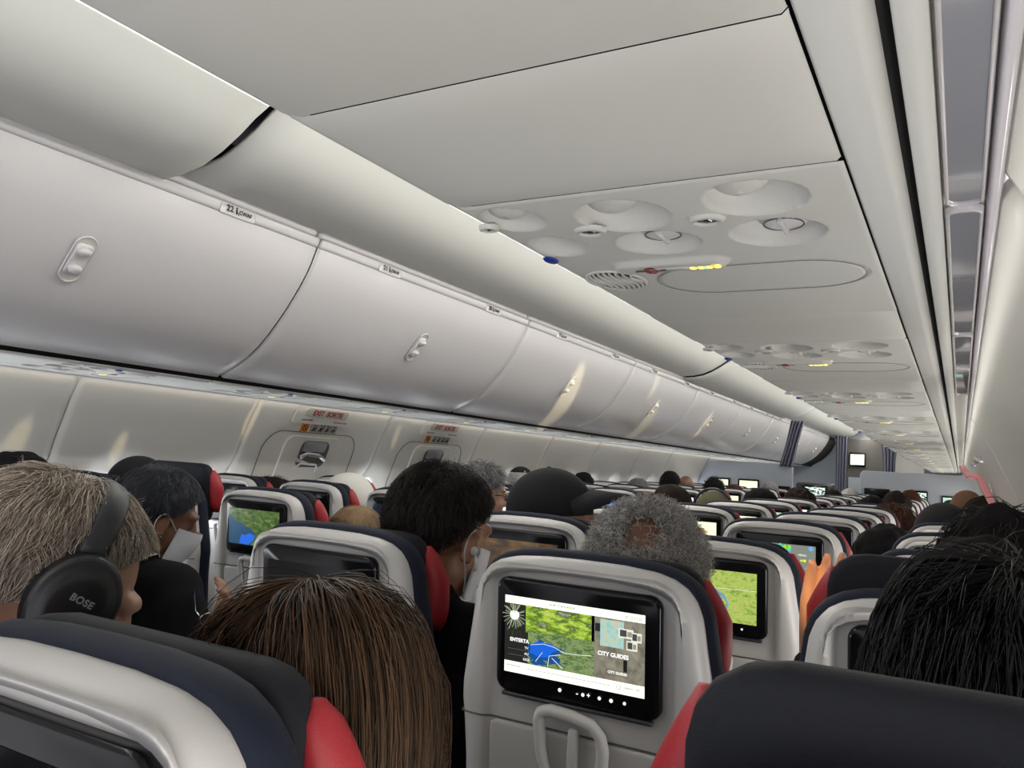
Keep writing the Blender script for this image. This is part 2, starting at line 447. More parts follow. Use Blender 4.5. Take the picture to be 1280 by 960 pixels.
BN0 = {-1: make_bin(-1), 1: make_bin(1)}
starts = [.475-BL+.005+BL*k for k in range(0, 11)]
num0 = 23
for sgn in (-1, 1):
    for k, y in enumerate(starts):
        if y+BL > END: continue
        y_ = y+.02*(k >= 7)
        b = BN0[sgn] if k == 0 else copy_tree(BN0[sgn]); b.location = (0, y_, 0)
        side = 'left of the aisle' if sgn < 0 else 'right of the aisle'
        cnt = ['behind and beside the camera', 'nearest whole one', 'second', 'third', 'fourth', 'fifth', 'sixth', 'seventh one, by the divider', 'eighth, in the front cabin', 'ninth, in the front cabin', 'tenth, in the front cabin'][k]
        tag(b, 'white curved overhead bin %s, %s' % (side, cnt), 'overhead bin', 'overhead bins '+side)
for sgn in (-1, 1):
    bs = [o for o in COL.objects if o.name.startswith('overhead_bin') and o.parent is None and ((o['label'].find('left') > 0) == (sgn < 0))]
    for b in bs:
        y = b.location[1]; k = round((y-starts[0])/BL)
        if k > 7: continue
        if sgn < 0:
            for q, yy in enumerate((.08+.0, .86)):
                row = 25-2*k-q
                # placards sit where the photograph shows them: rows 22, 21, 20 ...
                if row < 10 : continue
                bin_label(b, sgn, {0: .38, 1: 1.16}[q], row-0, False)

# dark liner and bin backs (seen through joints), extended to block outside light
for sgn, nm in ((-1, 'left'), (1, 'right')):
    pr = [(1.40, 1.625), (.990, 1.612), (.986, 1.590), (.982, 1.612), (.90, 1.66), (.80, 1.72), (.72, 1.80), (.65, 1.89), (.60, 1.98), (.575, 2.04), (.60, 2.08), (.62, 2.13), (.62, 2.30)]
    N = len(pr); v = [(sgn*x, y, z) for y in (-1.2, END) for x, z in pr]
    mesh_obj('wall_%s' % nm, v, [(i, i+1, N+i+1, N+i) for i in range(N-1)], M['gap'])['kind'] = 'structure'

# ------------------------------------------------------------------ passenger service units
ZP = EYE+.22
PX0, PX1 = .972, 1.3052
CUPS = [(1.018, .620, .029, .034, .016), (1.117, .642, .041, .044, .026), (1.233, .632, .041, .042, .026),
        (1.018, .713, .029, .036, .016), (1.120, .730, .041, .039, .024), (1.232, .730, .041, .043, .024)]
UY0, UY1 = .577, 1.115
def psu_height(x, y):
    z = 0
    for cx, cy, a, b, d in CUPS:
        r = math.hypot((x-cx)/a, (y-cy)/b)
        if r < 1: z = max(z, d*math.sqrt(max(0, 1-r**2.2)))
        elif r < 1.08: z = max(z, -.0012*(1-(r-1)/.08)) if z == 0 else z
    # raised bar for the lit signs
    r = max(abs(x-1.106)/.060, abs(y-.806)/.017)
    rr = math.hypot(max(0, abs(x-1.106)-.045), y-.806)/.017
    if rr < 1.25: z -= .006*(1-smooth(.8, 1.2, rr))
    # oval oxygen door outline
    ro = math.hypot(max(0, abs(x-1.179)-.050)/.062, (y-.893)/.062)
    if abs(ro-1) < .03: z += .004
    # speaker dish
    rs = math.hypot((x-1.023)/.032, (y-.864)/.045)
    if rs < 1: z += .003
    e = (x-PX0)
    z += .010*(1-smooth(0, .02, e))
    return z
def make_psu():
    r = empty('service_panel')
    nx, ny = 150, 220; v = []; f = []
    for j in range(ny+1):
        y = UY0+(UY1-UY0)*j/ny
        for i in range(nx+1):
            x = PX0+(PX1-PX0)*i/nx; e = min(y-UY0, UY1-y, PX1-x)
            v.append((x, y, ZP+psu_height(x, y)+.0015*(1-smooth(0, .003, e))))
    for j in range(ny):
        for i in range(nx): a = j*(nx+1)+i; f.append((a, a+nx+1, a+nx+2, a+1))
    mesh_obj('panel_body', v, f, M['panel'], r)
    for (x, y), rr in zip(((.986, .632), (1.074, .670), (1.184, .670)), (.007, .011, .011)):
        mb = MB(); R = [[(x+rr*s*cos(t), y+rr*s*.85*sin(t), ZP+h) for t in [2*PI*i/24 for i in range(24)]] for s, h in ((1.5, .001), (1.35, -.003), (1.0, -.004), (.95, .003))]
        rl = mb.rings(R, False, False).obj('reading_light', M['panel'], r)
        R = [[(x+rr*s*cos(t), y+rr*s*.85*sin(t), ZP+h) for t in [2*PI*i/24 for i in range(24)]] for s, h in ((1.0, -.001), (.7, -.002))]
        MB().rings(R).obj('light_rim', M['dkplastic'], rl)
        MB().ell((x, y, ZP-.001), (rr*.45, rr*.4, .003)).obj('bulb', M['chrome'], rl)
    # cone fairings inside the first two cups, air nozzles in the rest
    for (cx, cy, a, b, d) in CUPS[:3]:
        mb = MB(); R = []
        for k in range(9):
            t = k/8; ang = PI/2*t
            R.append([(cx-a*.35+(a*.62*cos(ang))*cos(q), cy+.004+(b*.62*cos(ang)+.0005)*sin(q), ZP+d*.98-(d*.92)*sin(ang)*.75) for q in [2*PI*i/28 for i in range(28)]])
        mb.rings(R, False, True).obj('light_fairing', M['panel'], r)
    for (cx, cy, a, b, d) in CUPS[4:]:
        nz = MB().ell((cx+.006, cy-.006, ZP+d*.72), (a*.62, b*.62, d*.62), 28, 14).obj('air_nozzle', M['bin'], r)
        mb = MB(); mb.box((cx+.006, cy-.006, ZP+d*.16), (.005, b*.9, .006), .0024)
        mb.obj('nozzle_grip', M['bin'], nz)
        MB().tube([(cx+.006+a*.42*cos(t), cy-.006+b*.42*sin(t), ZP+d*.24) for t in [2*PI*i/32 for i in range(32)]], .0007, 6, True).obj('nozzle_groove', M['seam'], nz)
    mb = MB(); mb.ell((.990, .756, ZP-.001), (.007, .013, .003)); mb.obj('call_button', M['blue'], r)
    mb = MB(); mb.box((1.118, .806, ZP-.0068), (.066, .013, .001)); pl = mb.obj('sign_window', M['panel'], r)
    mb = MB()
    for k in range(4): mb.ell((1.1320+.0085*k, .806, ZP-.0074), (.0036, .0050, .0008))
    mb.obj('seatbelt_symbol', M['signlit'], pl)
    MB().ell((1.146, .806, ZP-.0080), (.0020, .0026, .0008)).obj('seatbelt_glyph', M['signgreen'], pl)
    MB().tube([(1.086+.0065*cos(t), .806+.0085*sin(t), ZP-.0072) for t in [2*PI*i/24 for i in range(24)]], .0011, 6, True).obj('no_smoking_ring', M['redink2'], pl)
    mb = MB(); mb.box((1.086, .806, ZP-.0072), (.034, .0028, .001)); mb.box((1.100, .803, ZP-.0072), (.006, .003, .001)); mb.obj('cigarette_symbol', M['seam'], pl)
    mb = MB()
    for k in range(9):
        q = -.027+.054*k/8; hh = .045*math.sqrt(max(.05, 1-(q/.032)**2))
        pts = [(1.023+q+.004*sin(w*3), .864+hh*.92*w, ZP-.001) for w in [i/8-1 for i in range(17)]]
        mb.tube(pts, .0018, 6)
    mb.tube([(1.023+.033*cos(t), .864+.046*sin(t), ZP-.0005) for t in [2*PI*i/40 for i in range(40)]], .002, 6, True)
    g = mb.obj('speaker_grille', M['panel'], r)
    MB().rings([[(1.023+.031*s*cos(t), .864+.043*s*sin(t), ZP+.002) for t in [2*PI*i/30 for i in range(30)]] for s in (1, .3)]).obj('speaker_cloth', M['seam'], g)
    mb = MB(); pts = []
    for t in [2*PI*i/64 for i in range(64)]:
        cx = 1.179+(.050 if cos(t) > 0 else -.050); pts.append((cx+.062*cos(t), .893+.062*sin(t), ZP-.0003))
    mb.tube(pts, .0005, 5, True); mb.obj('oxygen_door_seam', M['seamlight'], r)
    return r
M['signlit'] = emis('sign_yellow', (1.0, .72, .10), 2.6); M['signgreen'] = emis('sign_green', (.1, .9, .35), 2.2)
M['redink2'] = mat('sign_red', (.28, .02, .02), rough=.5)
PSU = make_psu(); PP = .763
blank = MB()
def blank_panel(y0, y1):
    mb = MB(); n = 12; v = []
    R = []
    xs = [PX0, PX0+.006, PX0+.02]+[PX0+.02+(PX1-PX0-.024)*i/8 for i in range(1, 9)]+[PX1-.001]
    zs = [.010, .0045, 0]+[0]*8+[.003]
    ys = [y0, y0+.003]+[y0+.003+(y1-y0-.006)*i/6 for i in range(1, 6)]+[y1-.003, y1]
    for j, y in enumerate(ys):
        for x, z in zip(xs, zs): v.append((x, y, ZP+z+(.0012 if j in (0, len(ys)-1) else 0)))
    N = len(xs); f = [(j*N+i, (j+1)*N+i, (j+1)*N+i+1, j*N+i+1) for j in range(len(ys)-1) for i in range(N-1)]
    b0 = len(v)
    return mesh_obj('filler_panel', v, f, M['panel'])
def ordinal(k): return ['nearest', 'second', 'third', 'fourth', 'fifth', 'sixth', 'seventh', 'eighth', 'ninth', 'tenth', 'eleventh', 'twelfth', 'thirteenth', 'fourteenth', 'fifteenth', 'sixteenth', 'seventeenth', 'eighteenth', 'nineteenth'][k]
FB = blank_panel(UY1+.0007, UY0+PP-.0007)
k = 0
for sgn, side in ((1, 'right'), (-1, 'left')):
    for k in range(0, 18):
        if sgn > 0 and k == 0: o = PSU; b = FB
        else: o = copy_tree(PSU); b = copy_tree(FB)
        dy = PP*k if sgn > 0 else PP*k+.10
        o.location = (0, dy, 0); o.scale = (sgn, 1, 1)
        tag(o, '%s cream service panel with lights, nozzles and lit seatbelt sign, under %s bins' % (ordinal(k), side), 'service panel', 'service panels under the %s bins' % side)
        b.location = (0, dy, 0); b.scale = (sgn, 1, 1)
        tag(b, 'plain cream filler panel after the %s service panel, under %s bins' % (ordinal(k), side), 'ceiling panel', 'filler panels under the %s bins' % side)
for sgn, side in ((1, 'right'), (-1, 'left')):
    for (a, b) in (((.3768, .575), (-.36, .376), (-1.1, -.362)) if sgn > 0 else ((.10, .675), (-1.1, .098))):
        o = blank_panel(a+.0003, b-.0003); o.scale = (sgn, 1, 1)
        tag(o, 'plain cream panel before the nearest service panel, %s side, %.0f cm long' % (side, (b-a)*100), 'ceiling panel', 'filler panels under the %s bins' % side)

# outer rail beside the service panels: rounded channel, dark slot, strip, grey lens
def rail(sgn, side):
    def strip(prof, name, m, y0=-1.2, y1=END):
        mb = MB(); mb.rings([[(sgn*x, y, z) for x, z in prof] for y in (y0, y1)]); return tag(mb.obj(name, m), kind='structure')
    n = 10
    pr = [(1.306, ZP+.004), (1.309, ZP)]+[(1.322, ZP)]+[(1.330+.010*sin(t), ZP+.010-.012*cos(t)) for t in [PI*.55*i/n for i in range(n+1)]]+[(1.340, ZP+.03), (1.306, ZP+.03)]
    strip(pr, 'trim_%s_channel' % side, M['panel'])
    strip([(1.338, ZP+.012), (1.349, ZP+.012), (1.349, ZP+.03), (1.338, ZP+.03)], 'trim_%s_slot' % side, M['gap'])
    strip([(1.3475, ZP+.002), (1.349, ZP), (1.363, ZP), (1.364, ZP+.03), (1.3475, ZP+.03)], 'trim_%s_strip' % side, M['panel'])
    strip([(1.364, ZP+.010), (1.404, ZP+.010), (1.404, ZP+.03), (1.364, ZP+.03)], 'trim_%s_tray' % side, M['wall'])
    L0 = [(-1.2, .71), (.71, 1.32), (1.32, 1.70), (1.70, 2.18)] if sgn > 0 else [(-1.2+1.52*k, .32+1.52*k) for k in range(6)]
    for k, (a, b) in enumerate(L0):
        e = empty('light_lens', (sgn*1.379, (a+b)/2, ZP)); h = (b-a)/2
        R = [[(x, z, hh) for x, z in rrect(.028-2*s, 2*h-.012-2*s, .010-s*.8, 5)] for s, hh in ((0, .006), (.001, .001), (.0028, 0), (.0036, .003))]
        MB().rings(R, False, False).obj('lens_frame', M['lensframe'], e)
        MB().rings([[(x, z, hh) for x, z in rrect(.022, 2*h-.02, .008, 5)] for hh in (.002, .006)]).obj('lens', M['greyplastic'], e, smooth=False)
        tag(e, 'glossy grey wall-wash light cover along the %s wall, %s along the rail' % (side, ordinal(k)), 'light cover', 'light covers along the %s wall' % side)
    strip([(1.394, ZP+.008), (1.397, ZP-.002), (1.402, ZP-.002), (1.406, ZP+.012)], 'trim_%s_edge' % side, M['lensframe'])
rail(1, 'right'); rail(-1, 'left')

# ------------------------------------------------------------------ exits on the left wall
def on_wall(y, z, off):
    a = WALL; x = wall_x(z); dz = .02; dx = wall_x(z-dz)-wall_x(z+dz)
    n = Vector((1, 0, dx/(2*dz)*1.0)); n = Vector((2*dz, 0, -dx)).normalized()
    n = Vector((2*dz, 0, dx)).normalized(); n = Vector((n[0], 0, -n[2]))
    return Vector((-x, y, z))+n*off
def wall_plate(name, yc, zc, w, h, r, off0, off1, m, parent=None):
    R = []
    o = rrect(w, h, r, 6)
    for s, off in ((1, off0), (1, off1-.0008), (.985, off1)):
        R.append([on_wall(yc+x*s, zc+z*s, off) for x, z in o])
    mb = MB().rings(R); return mb.obj(name, m, parent, smooth=False)
def wall_rot(z):
    a = on_wall(0, z+.02, 0); b = on_wall(0, z-.02, 0); up = (a-b).normalized()
    xax = Vector((0, 1, 0)); zax = xax.cross(up)
    m = Matrix((xax, up, zax)).transposed(); return m.to_euler()
for k, (a, b) in enumerate(DOORS):
    yc = (a+b)/2; W = b-a; d = empty('door_%d' % (k+1)); d['kind'] = 'structure'
    # raised hatch surround with rounded top corners
    def outl(w, ztop, rr, z0=.45):
        P = [(-w/2, z0)]
        for i in range(9): t = PI-PI/2*i/8; P.append((-w/2+rr+rr*cos(t), ztop-rr+rr*sin(t)))
        for i in range(9): t = PI/2-PI/2*i/8; P.append((w/2-rr+rr*cos(t), ztop-rr+rr*sin(t)))
        P.append((w/2, z0)); return P
    O = outl(W-.10, 1.448, .10)
    def lane(P, w_, off, nm, m):
        Q = []
        for (xa, za), (xb, zb) in zip(P[:-1], P[1:]):
            k_ = max(1, int(abs(zb-za)/.03))
            Q += [(xa+(xb-xa)*i_/k_, za+(zb-za)*i_/k_) for i_ in range(k_)]
        P = Q+[P[-1]]
        mb = MB(); mb.tube([on_wall(yc+x, z, off) for x, z in P], w_, 6); return mb.obj(nm, m, d)
    lane(O, .0022, .001, 'hatch_seam', M['seam'])
    # cover over the opening lever
    cv = wall_plate('lever_cover', yc, 1.31, .40, .24, .05, 0, .012, M['wall'], d)
    wall_plate('lever_recess', yc+.01, 1.345, .215, .135, .045, .0, .014, M['seam'], cv)
    mb = MB(); mb.tube([on_wall(yc+x, z, .030) for x, z in ((-.085, 1.335), (-.05, 1.352), (.04, 1.346), (.09, 1.325))], .011, 8)
    mb.obj('lever_handle', M['metal'], cv)
    wall_plate('lever_window', yc+.005, 1.385, .16, .050, .012, .014, .020, M['metal'], cv)
    mb = MB(); mb.tube([on_wall(yc+x, z, .022) for x, z in ((-.10, 1.270), (-.06, 1.300), (.05, 1.296), (.062, 1.285), (.062, 1.255))], .0055, 8)
    mb.obj('lever_grip', M['lensframe'], cv)
    # the illuminated-style sign above
    s = empty('exit_sign'); zc = 1.550
    wall_plate('sign_housing', yc, 1.535, .43, .082, .02, 0, .008, M['wall'], s)
    wall_plate('sign_face', yc, zc, .30, .042, .016, .008, .011, M['signplate'], s)
    text('sign_lettering', 'EXIT  SORTIE', .040, M['redink'], on_wall(yc, zc, .0116), wall_rot(zc), s, ext=.0004, bold=.0012, sx=.92)
    for q, t_ in ((-.12, 'PULL TO OPEN'), (.12, 'TIRER POUR OUVRIR')):
        text('sign_caption', t_, .011, M['redink'], on_wall(yc+q, 1.512, .0084), wall_rot(1.512), s, ext=.0002, bold=.0004)
    tag(s, 'grey EXIT SORTIE sign with red letters over the %s window exit' % ('nearer' if k == 0 else 'farther'), 'exit sign', 'exit signs on the left wall')
    pc = empty('exit_placard')
    wall_plate('warning_panel', yc-.105, 1.474, .052, .048, .004, 0, .002, M['orange'], pc)
    mb = MB(); mb.tube([on_wall(yc-.105+.016*cos(t), 1.472+.014*sin(t), .003) for t in [2*PI*i/20 for i in range(20)]], .0022, 5, True)
    mb.tube([on_wall(yc-.115, 1.481, .003), on_wall(yc-.095, 1.463, .003)], .0022, 5); mb.obj('warning_symbol', M['ink'], pc)
    wall_plate('instruction_panel', yc+.03, 1.474, .19, .048, .004, 0, .002, M['signplate'], pc)
    mb = MB(); rr = random.Random(5)
    for q in range(4):
        y0 = yc-.045+q*.048
        mb.tube([on_wall(y0-.014+rr.random()*.008, 1.458, .003), on_wall(y0+.002, 1.474, .003), on_wall(y0+.010, 1.470+rr.random()*.01, .003), on_wall(y0+.006, 1.458, .003)], .0028, 5)
        mb.ell(on_wall(y0+.002, 1.487, .003), (.002, .005, .004))
        mb.tube([on_wall(y0+.021, 1.455, .003), on_wall(y0+.021, 1.493, .003)], .0010, 5)
    mb.obj('pictograms', M['ink'], pc)
    tag(pc, 'orange and white pictogram placard under the %s exit sign' % ('nearer' if k == 0 else 'farther'), 'placard', 'exit placards on the left wall')

# ------------------------------------------------------------------ seats
ZB = 1.198                                  # top of the monitor
def shear(z): return (ZB-z)*math.tan(rad(5))
def polar(P, zc, N=160):
    """resample closed outline P [(x,z)] by angle round (0,zc)"""
    out = []; n = len(P)
    for k in range(N):
        t = 2*PI*(k+.5)/N; dx, dz = cos(t), sin(t); best = None
        for i in range(n):
            x0, z0 = P[i]; x1, z1 = P[(i+1) % n]; z0 -= zc; z1 -= zc
            ex, ez = x1-x0, z1-z0; det = dx*(-ez)+ex*dz
            if abs(det) < 1e-12: continue
            s = (x0*(-ez)+ex*z0)/det; u = (dx*z0-dz*x0)/det
            if s > 0 and -1e-6 <= u <= 1+1e-6 and (best is None or s > best): best = s
        out.append((dx*best, zc+dz*best))
    return out
half = [(0, 1.231), (.06, 1.230), (.105, 1.226), (.130, 1.219), (.148, 1.208), (.160, 1.192), (.167, 1.172), (.173, 1.13), (.181, 1.08), (.187, 1.04), (.188, 1.015), (.185, .99), (.181, .93), (.180, .80), (.178, .66), (.165, .61), (0, .605)]
OUT = half+[(-x, z) for x, z in half[::-1][1:-1]]
ZC = 1.0
OP = polar(OUT, ZC); INN = polar([(x, z+.905) for x, z in rrect(.276, .610, .030, 8)], ZC)
def ringp(P, s, d, dz=0, sz=None):
    sz = s if sz is None else sz
    return [(x*s, d+shear(ZC+(z-ZC)*sz+dz), ZC+(z-ZC)*sz+dz) for x, z in P]
def off(P, o):
    c = []
    n = len(P)
    for i in range(n):
        a = Vector(P[i-1]); b = Vector(P[(i+1) % n]); t = (b-a).normalized(); c.append((P[i][0]+t[1]*o, P[i][1]-t[0]*o))
    return c
def R3(P, o, d, dz=0): return [(x, d+shear(z), z+dz) for x, z in off(P, o)]
def make_seat():
    s = empty('airplane_seat')
    mb = MB()
    mb.rings([R3(OP, -.006, .050), R3(OP, 0, .040), R3(OP, 0, .022), R3(OP, -.004, .012), R3(OP, -.011, .004), R3(OP, -.020, 0), R3(INN, .010, 0), R3(INN, .004, .0015), R3(INN, .0, .006), R3(INN, -.006, .009), R3(INN, -.02, .009)])
    mb.obj('back_shell', M['shell'], s)
    # tray: the lower half of the shell
    tp = polar([(x, z+.815) for x, z in rrect(.268, .36, .010, 4)], .815)
    tray = MB().rings([R3(tp, 0, .010), R3(tp, 0, .0055), R3(tp, -.002, .0035), R3(tp, -.006, .0033)], False).obj('tray_table', M['shell2'], s)
    sp = [(-.1845, .014), (-.180, .0045), (-.172, .0004), (-.160, -.0006), (-.145, -.0004), (-.139, .003), (-.134, .0075), (.134, .0075), (.139, .003), (.145, -.0004), (.160, -.0006), (.172, .0004), (.180, .0045), (.1845, .014)]
    MB().tube([(x, d+shear(.9975), .9975) for x, d in sp], .0013, 6).obj('shell_seam', M['seam'], s)
    # hoop and turn-latch that hold the tray
    P = [(-.048, 1.012), (-.044, 1.024), (-.030, 1.029), (0, 1.027), (.030, 1.021), (.043, 1.008), (.047, .99), (.044, .955), (.036, .938), (.015, .933), (-.02, .936), (-.036, .946), (-.044, .975)]
    pts = [(x, -.010+shear(z), z) for x, z in P]
    # smooth the loop
    sm = []
    for i in range(len(pts)):
        a = Vector(pts[i]); b = Vector(pts[(i+1) % len(pts)]); sm += [a, (a+b)/2]
    MB().tube(sm, .0085, 10, True).obj('coat_hoop', M['shell'], s)
    MB().box((.004, -.010+shear(.98), .980), (.016, .012, .062), .0055).obj('tray_latch', M['shell'], s)
    # monitor
    bz = polar([(x, z+(ZB-.0785)) for x, z in rrect(.2406, .157, .016, 10)], ZB-.0785, 200)
    du = MB().rings([R3(bz, .001, .012), R3(bz, .001, .001), R3(bz, -.001, -.002), R3(bz, -.004, -.0035)]).obj('display_unit', M['bezel'], s)
    # its lower lip
    MB().box((0, .001+shear(1.036), 1.0365), (.222, .010, .006), .0025).obj('display_lip', M['dkplastic'], du)
    v = [(-.106, -.0042+shear(1.068), 1.068), (.101, -.0042+shear(1.068), 1.068), (.101, -.0042+shear(1.174), 1.174), (-.106, -.0042+shear(1.174), 1.174)]
    v += [(x, y+.001, z) for x, y, z in v]
    mesh_obj('display', v, [(0, 1, 2, 3), (4, 7, 6, 5), (0, 4, 5, 1), (1, 5, 6, 2), (2, 6, 7, 3), (3, 7, 4, 0)], M['off'], du, smooth=False, uv=[(0, 0), (1, 0), (1, 1), (0, 1)]*2)
    # upholstered backrest that wraps the front
    cp = OP
    MB().rings([R3(cp, -.016, .030), R3(cp, .003, .034), R3(cp, .008, .040), R3(cp, .010, .052), R3(cp, .008, .064), R3(cp, -.002, .074), R3(cp, -.02, .079), R3(cp, -.07, .080)]).obj('backrest', M['navy'], s)
    # headrest pad with red side wings bent forward
    hp = polar([(x, z+1.137) for x, z in rrect(.312, .196, .045, 6)], 1.137, 64)
    hr = MB().rings([R3(hp, -.012, .072), R3(hp, -.002, .077), R3(hp, .0, .088), R3(hp, -.002, .104), R3(hp, -.012, .113), R3(hp, -.04, .118)]).obj('headrest', M['navy2'], s)
    hr_z = .0
    hr.location = (0, 0, hr_z)
    for q in (-1, 1):
        mb = MB(); R = []
        for k in range(11):
            e_ = abs(2*k/10-1); z = 1.078+.136*k/10; w = math.sqrt(max(.02, 1-e_**4)); xo = .177 if k < 7 else .177-.006*(k-6)
            cx = q*(.148+(xo-.148)/2); hw = (xo-.134)/2*max(w, .5)
            R.append([(cx+hw*cos(t), (.100+.020*w*sin(t))+.25*max(0, abs(cx+hw*cos(t))-.14)+shear(z), z) for t in [2*PI*i/20 for i in range(20)]])
        mb.rings(R).obj('headrest_wing', M['red'], hr)
    # bottom cushion, armrests, legs
    MB().box((0, .36, .43), (.43, .44, .11), .035).obj('seat_cushion', M['navy'], s)
    for q in (-1, 1):
        MB().box((q*.226, .30, .60), (.045, .40, .035), .014).obj('armrest', M['dkplastic'], s)
    for q in (-1, 1):
        MB().tube([(q*.17, .40, .38), (q*.17, .30, .18), (q*.17, .20, .01)], .014, 8).tube([(q*.17, .30, .18), (q*.17, .50, .01)], .012, 8).obj('seat_leg', M['metal'], s)
    return s
SEAT = make_seat()
COLX = dict(A=-1.386, B=-.923, C=-.46, D=.46, E=.923, F=1.386)
RY = lambda k: .315+.697*(k-1)
LY = lambda k: 1.047+.697*(k-1)
RN = ['', 'first', 'second', 'third', 'fourth', 'fifth', 'sixth', 'seventh', 'eighth', 'ninth', 'tenth', 'eleventh', 'twelfth', 'thirteenth', 'fourteenth']
CN = dict(A='left window seat', B='left middle seat', C='left aisle seat', D='right aisle seat', E='right middle seat', F='right window seat')

land = [(.30, (.03, .07, .01)), (.45, (.14, .22, .03)), (.55, (.35, .42, .08)), (.68, (.72, .70, .30))]
S = {'home': None,
     'mapE': pic_mat('screen_relief_map', [(.28, (.05, .16, .02)), (.42, (.26, .42, .06)), (.52, (.52, .60, .14)), (.60, (.34, .48, .10)), (.72, (.95, .80, .42))], 11, 10, 1.0, 1.0),
     'mapblue': pic_mat('screen_bay_map', [(.3, (.02, .05, .01)), (.5, (.08, .16, .03)), (.7, (.30, .36, .10))], 9, 7, .8, .8),
     'cream': pic_mat('screen_cream_page', [(.35, (.9, .88, .55)), (.55, (1, 1, .78)), (.78, (.9, .8, .4))], 4, 1, 1.2),
     'white': emis('screen_white_page', (.95, 1.0, .88), 1.3),
     'sky': pic_mat('screen_blue_sky', [(.3, (.03, .10, .5)), (.6, (.12, .3, .8)), (.8, (.6, .7, .9))], 3, 2, 1.1),
     'dim': pic_mat('screen_dim_blue', [(.35, (.003, .004, .01)), (.6, (.01, .02, .05)), (.75, (.10, .12, .20))], 16, 3, .7),
     'brown': pic_mat('screen_warm_reflection', [(.35, (.02, .01, .004)), (.55, (.16, .075, .01)), (.7, (.30, .16, .03))], 3, 2, .6),  # warm reflection on a dark screen, painted as a faint glow
     'greenish': pic_mat('screen_green_page', [(.3, (.1, .35, .2)), (.5, (.5, .8, .6)), (.7, (.9, 1, .8))], 5, 3, 1.1),
     'movie': pic_mat('screen_white_blotches', [(.45, (.01, .012, .01)), (.5, (.7, .95, .85)), (.7, (1, 1, .9))], 6, 2, 1.3),
     'grey': emis('screen_grey_game', (.30, .32, .27), .8), 'black': M['off'],
     'blueicon': emis('screen_pale_blue', (.35, .5, 1.0), 1.1),
     'lblue': pic_mat('screen_earth', [(.35, (.0, .002, .004)), (.6, (.0, .004, .01)), (.8, (.01, .02, .03))], 4, 2, .6)}
screens = {('E', 3): 'mapE', ('C', 2): 'mapblue', ('D', 3): 'brown', ('C', 4): 'white', ('C', 6): 'sky', ('E', 4): 'grey', ('E', 5): 'lblue',
           ('C', 3): 'dim', ('D', 5): 'cream', ('D', 6): 'cream', ('D', 7): 'greenish', ('D', 8): 'white', ('D', 9): 'white', ('D', 10): 'white', ('E', 6): 'white', ('E', 7): 'white',
           ('C', 7): 'greenish', ('C', 8): 'white', ('C', 9): 'white', ('C', 10): 'cream', ('B', 9): 'cream', ('C', 11): 'blueicon', ('B', 11): 'cream', ('F', 8): 'greenish', ('E', 12): 'greenish', ('C', 12): 'blueicon'}
SN = {'mapE': 'relief map on its screen', 'mapblue': 'blue bay map on its screen', 'brown': 'painted amber reflection on its screen', 'white': 'white page on its screen', 'sky': 'blue sky on its screen', 'grey': 'bubble game on its screen',
      'lblue': 'globe on its black screen', 'dim': 'dim blue screen', 'cream': 'cream page on its screen', 'greenish': 'pale green page on its screen', 'blueicon': 'pale blue screen', 'black': 'its screen dark'}
SEATS = {}
first = True
raised = {('B', 2): .062, ('F', 1): .040, ('F', 2): .038}
for c in 'ABCDEF':
    for k in range(1, 15):
        if c in 'ABC' and (k > 13): continue
        if (c, k) in (('A', 1),): continue
        o = SEAT if first else copy_tree(SEAT); first = False
        y = (RY if c in 'DEF' else LY)(k); o.location = (COLX[c]+{('F', 1): .030, ('E', 1): -.062, ('D', 1): -.075}.get((c, k), 0), y-(.03 if (c, k) == ('D', 1) else 0), 0)
        if (c, k) == ('E', 1): o.scale = (1, 1, .988)
        if (c, k) == ('E', 3): o.scale = (1, 1, .989); o.location[0] -= .010
        SEATS[(c, k)] = o
        sm_ = screens.get((c, k), 'black')
        extra = SN[sm_]
        if (c, k) == ('E', 2): extra = 'home page on its screen'
        if (c, k) in raised: extra = 'raised headrest'
        tag(o, 'airplane seat, %s of the %s %s row, %s' % (CN[c], RN[k], 'left' if c in 'ABC' else 'right', extra), 'airplane seat', 'airplane seats left of the aisle' if c in 'ABC' else 'airplane seats right of the aisle')
        for ch in o.children:
            nm = ch.name.split('.')[0]
            if nm == 'display_unit':
                for g in ch.children:
                    if g.name.split('.')[0] == 'display' and sm_ != 'black':
                        g.material_slots[0].link = 'OBJECT'; g.material_slots[0].material = S[sm_]
            if nm == 'headrest' and (c, k) in raised:
                ch.location = (0, 0, raised[(c, k)]); ch['label'] = 'charcoal headrest pulled up above the shell'

# --- what the lit screens show
def part(o, nm):
    return [c for c in o.children if c.name.split('.')[0] == nm][0]
RT = (rad(90+5), 0, 0)
def patch(seat, name, u0, v0, u1, v1, m, lift=.0002, n=1):
    """rectangle on the display, u,v in 0..1"""
    du = part(SEATS[seat], 'display_unit'); x = lambda u: -.106+.207*u; z = lambda w: 1.068+.106*w
    v = [(x(a), -.0043-lift+shear(z(b)), z(b)) for a, b in ((u0, v0), (u1, v0), (u1, v1), (u0, v1))]
    v += [(p[0], p[1]+.0001, p[2]) for p in v]
    return mesh_obj(name, v, [(0, 1, 2, 3), (7, 6, 5, 4), (0, 4, 5, 1), (1, 5, 6, 2), (2, 6, 7, 3), (3, 7, 4, 0)], m, du, smooth=False, uv=[(0, 0), (1, 0), (1, 1), (0, 1)]*2)
def dots(seat, name, L, m, lift=.0006):
    du = part(SEATS[seat], 'display_unit'); mb = MB()
    for u, w, r in L:
        x = -.106+.207*u; z = 1.068+.106*w
        mb.ell((x, -.0043-lift+shear(z), z), (r, .0003, r), 12, 6)
    return mb.obj(name, m, du)
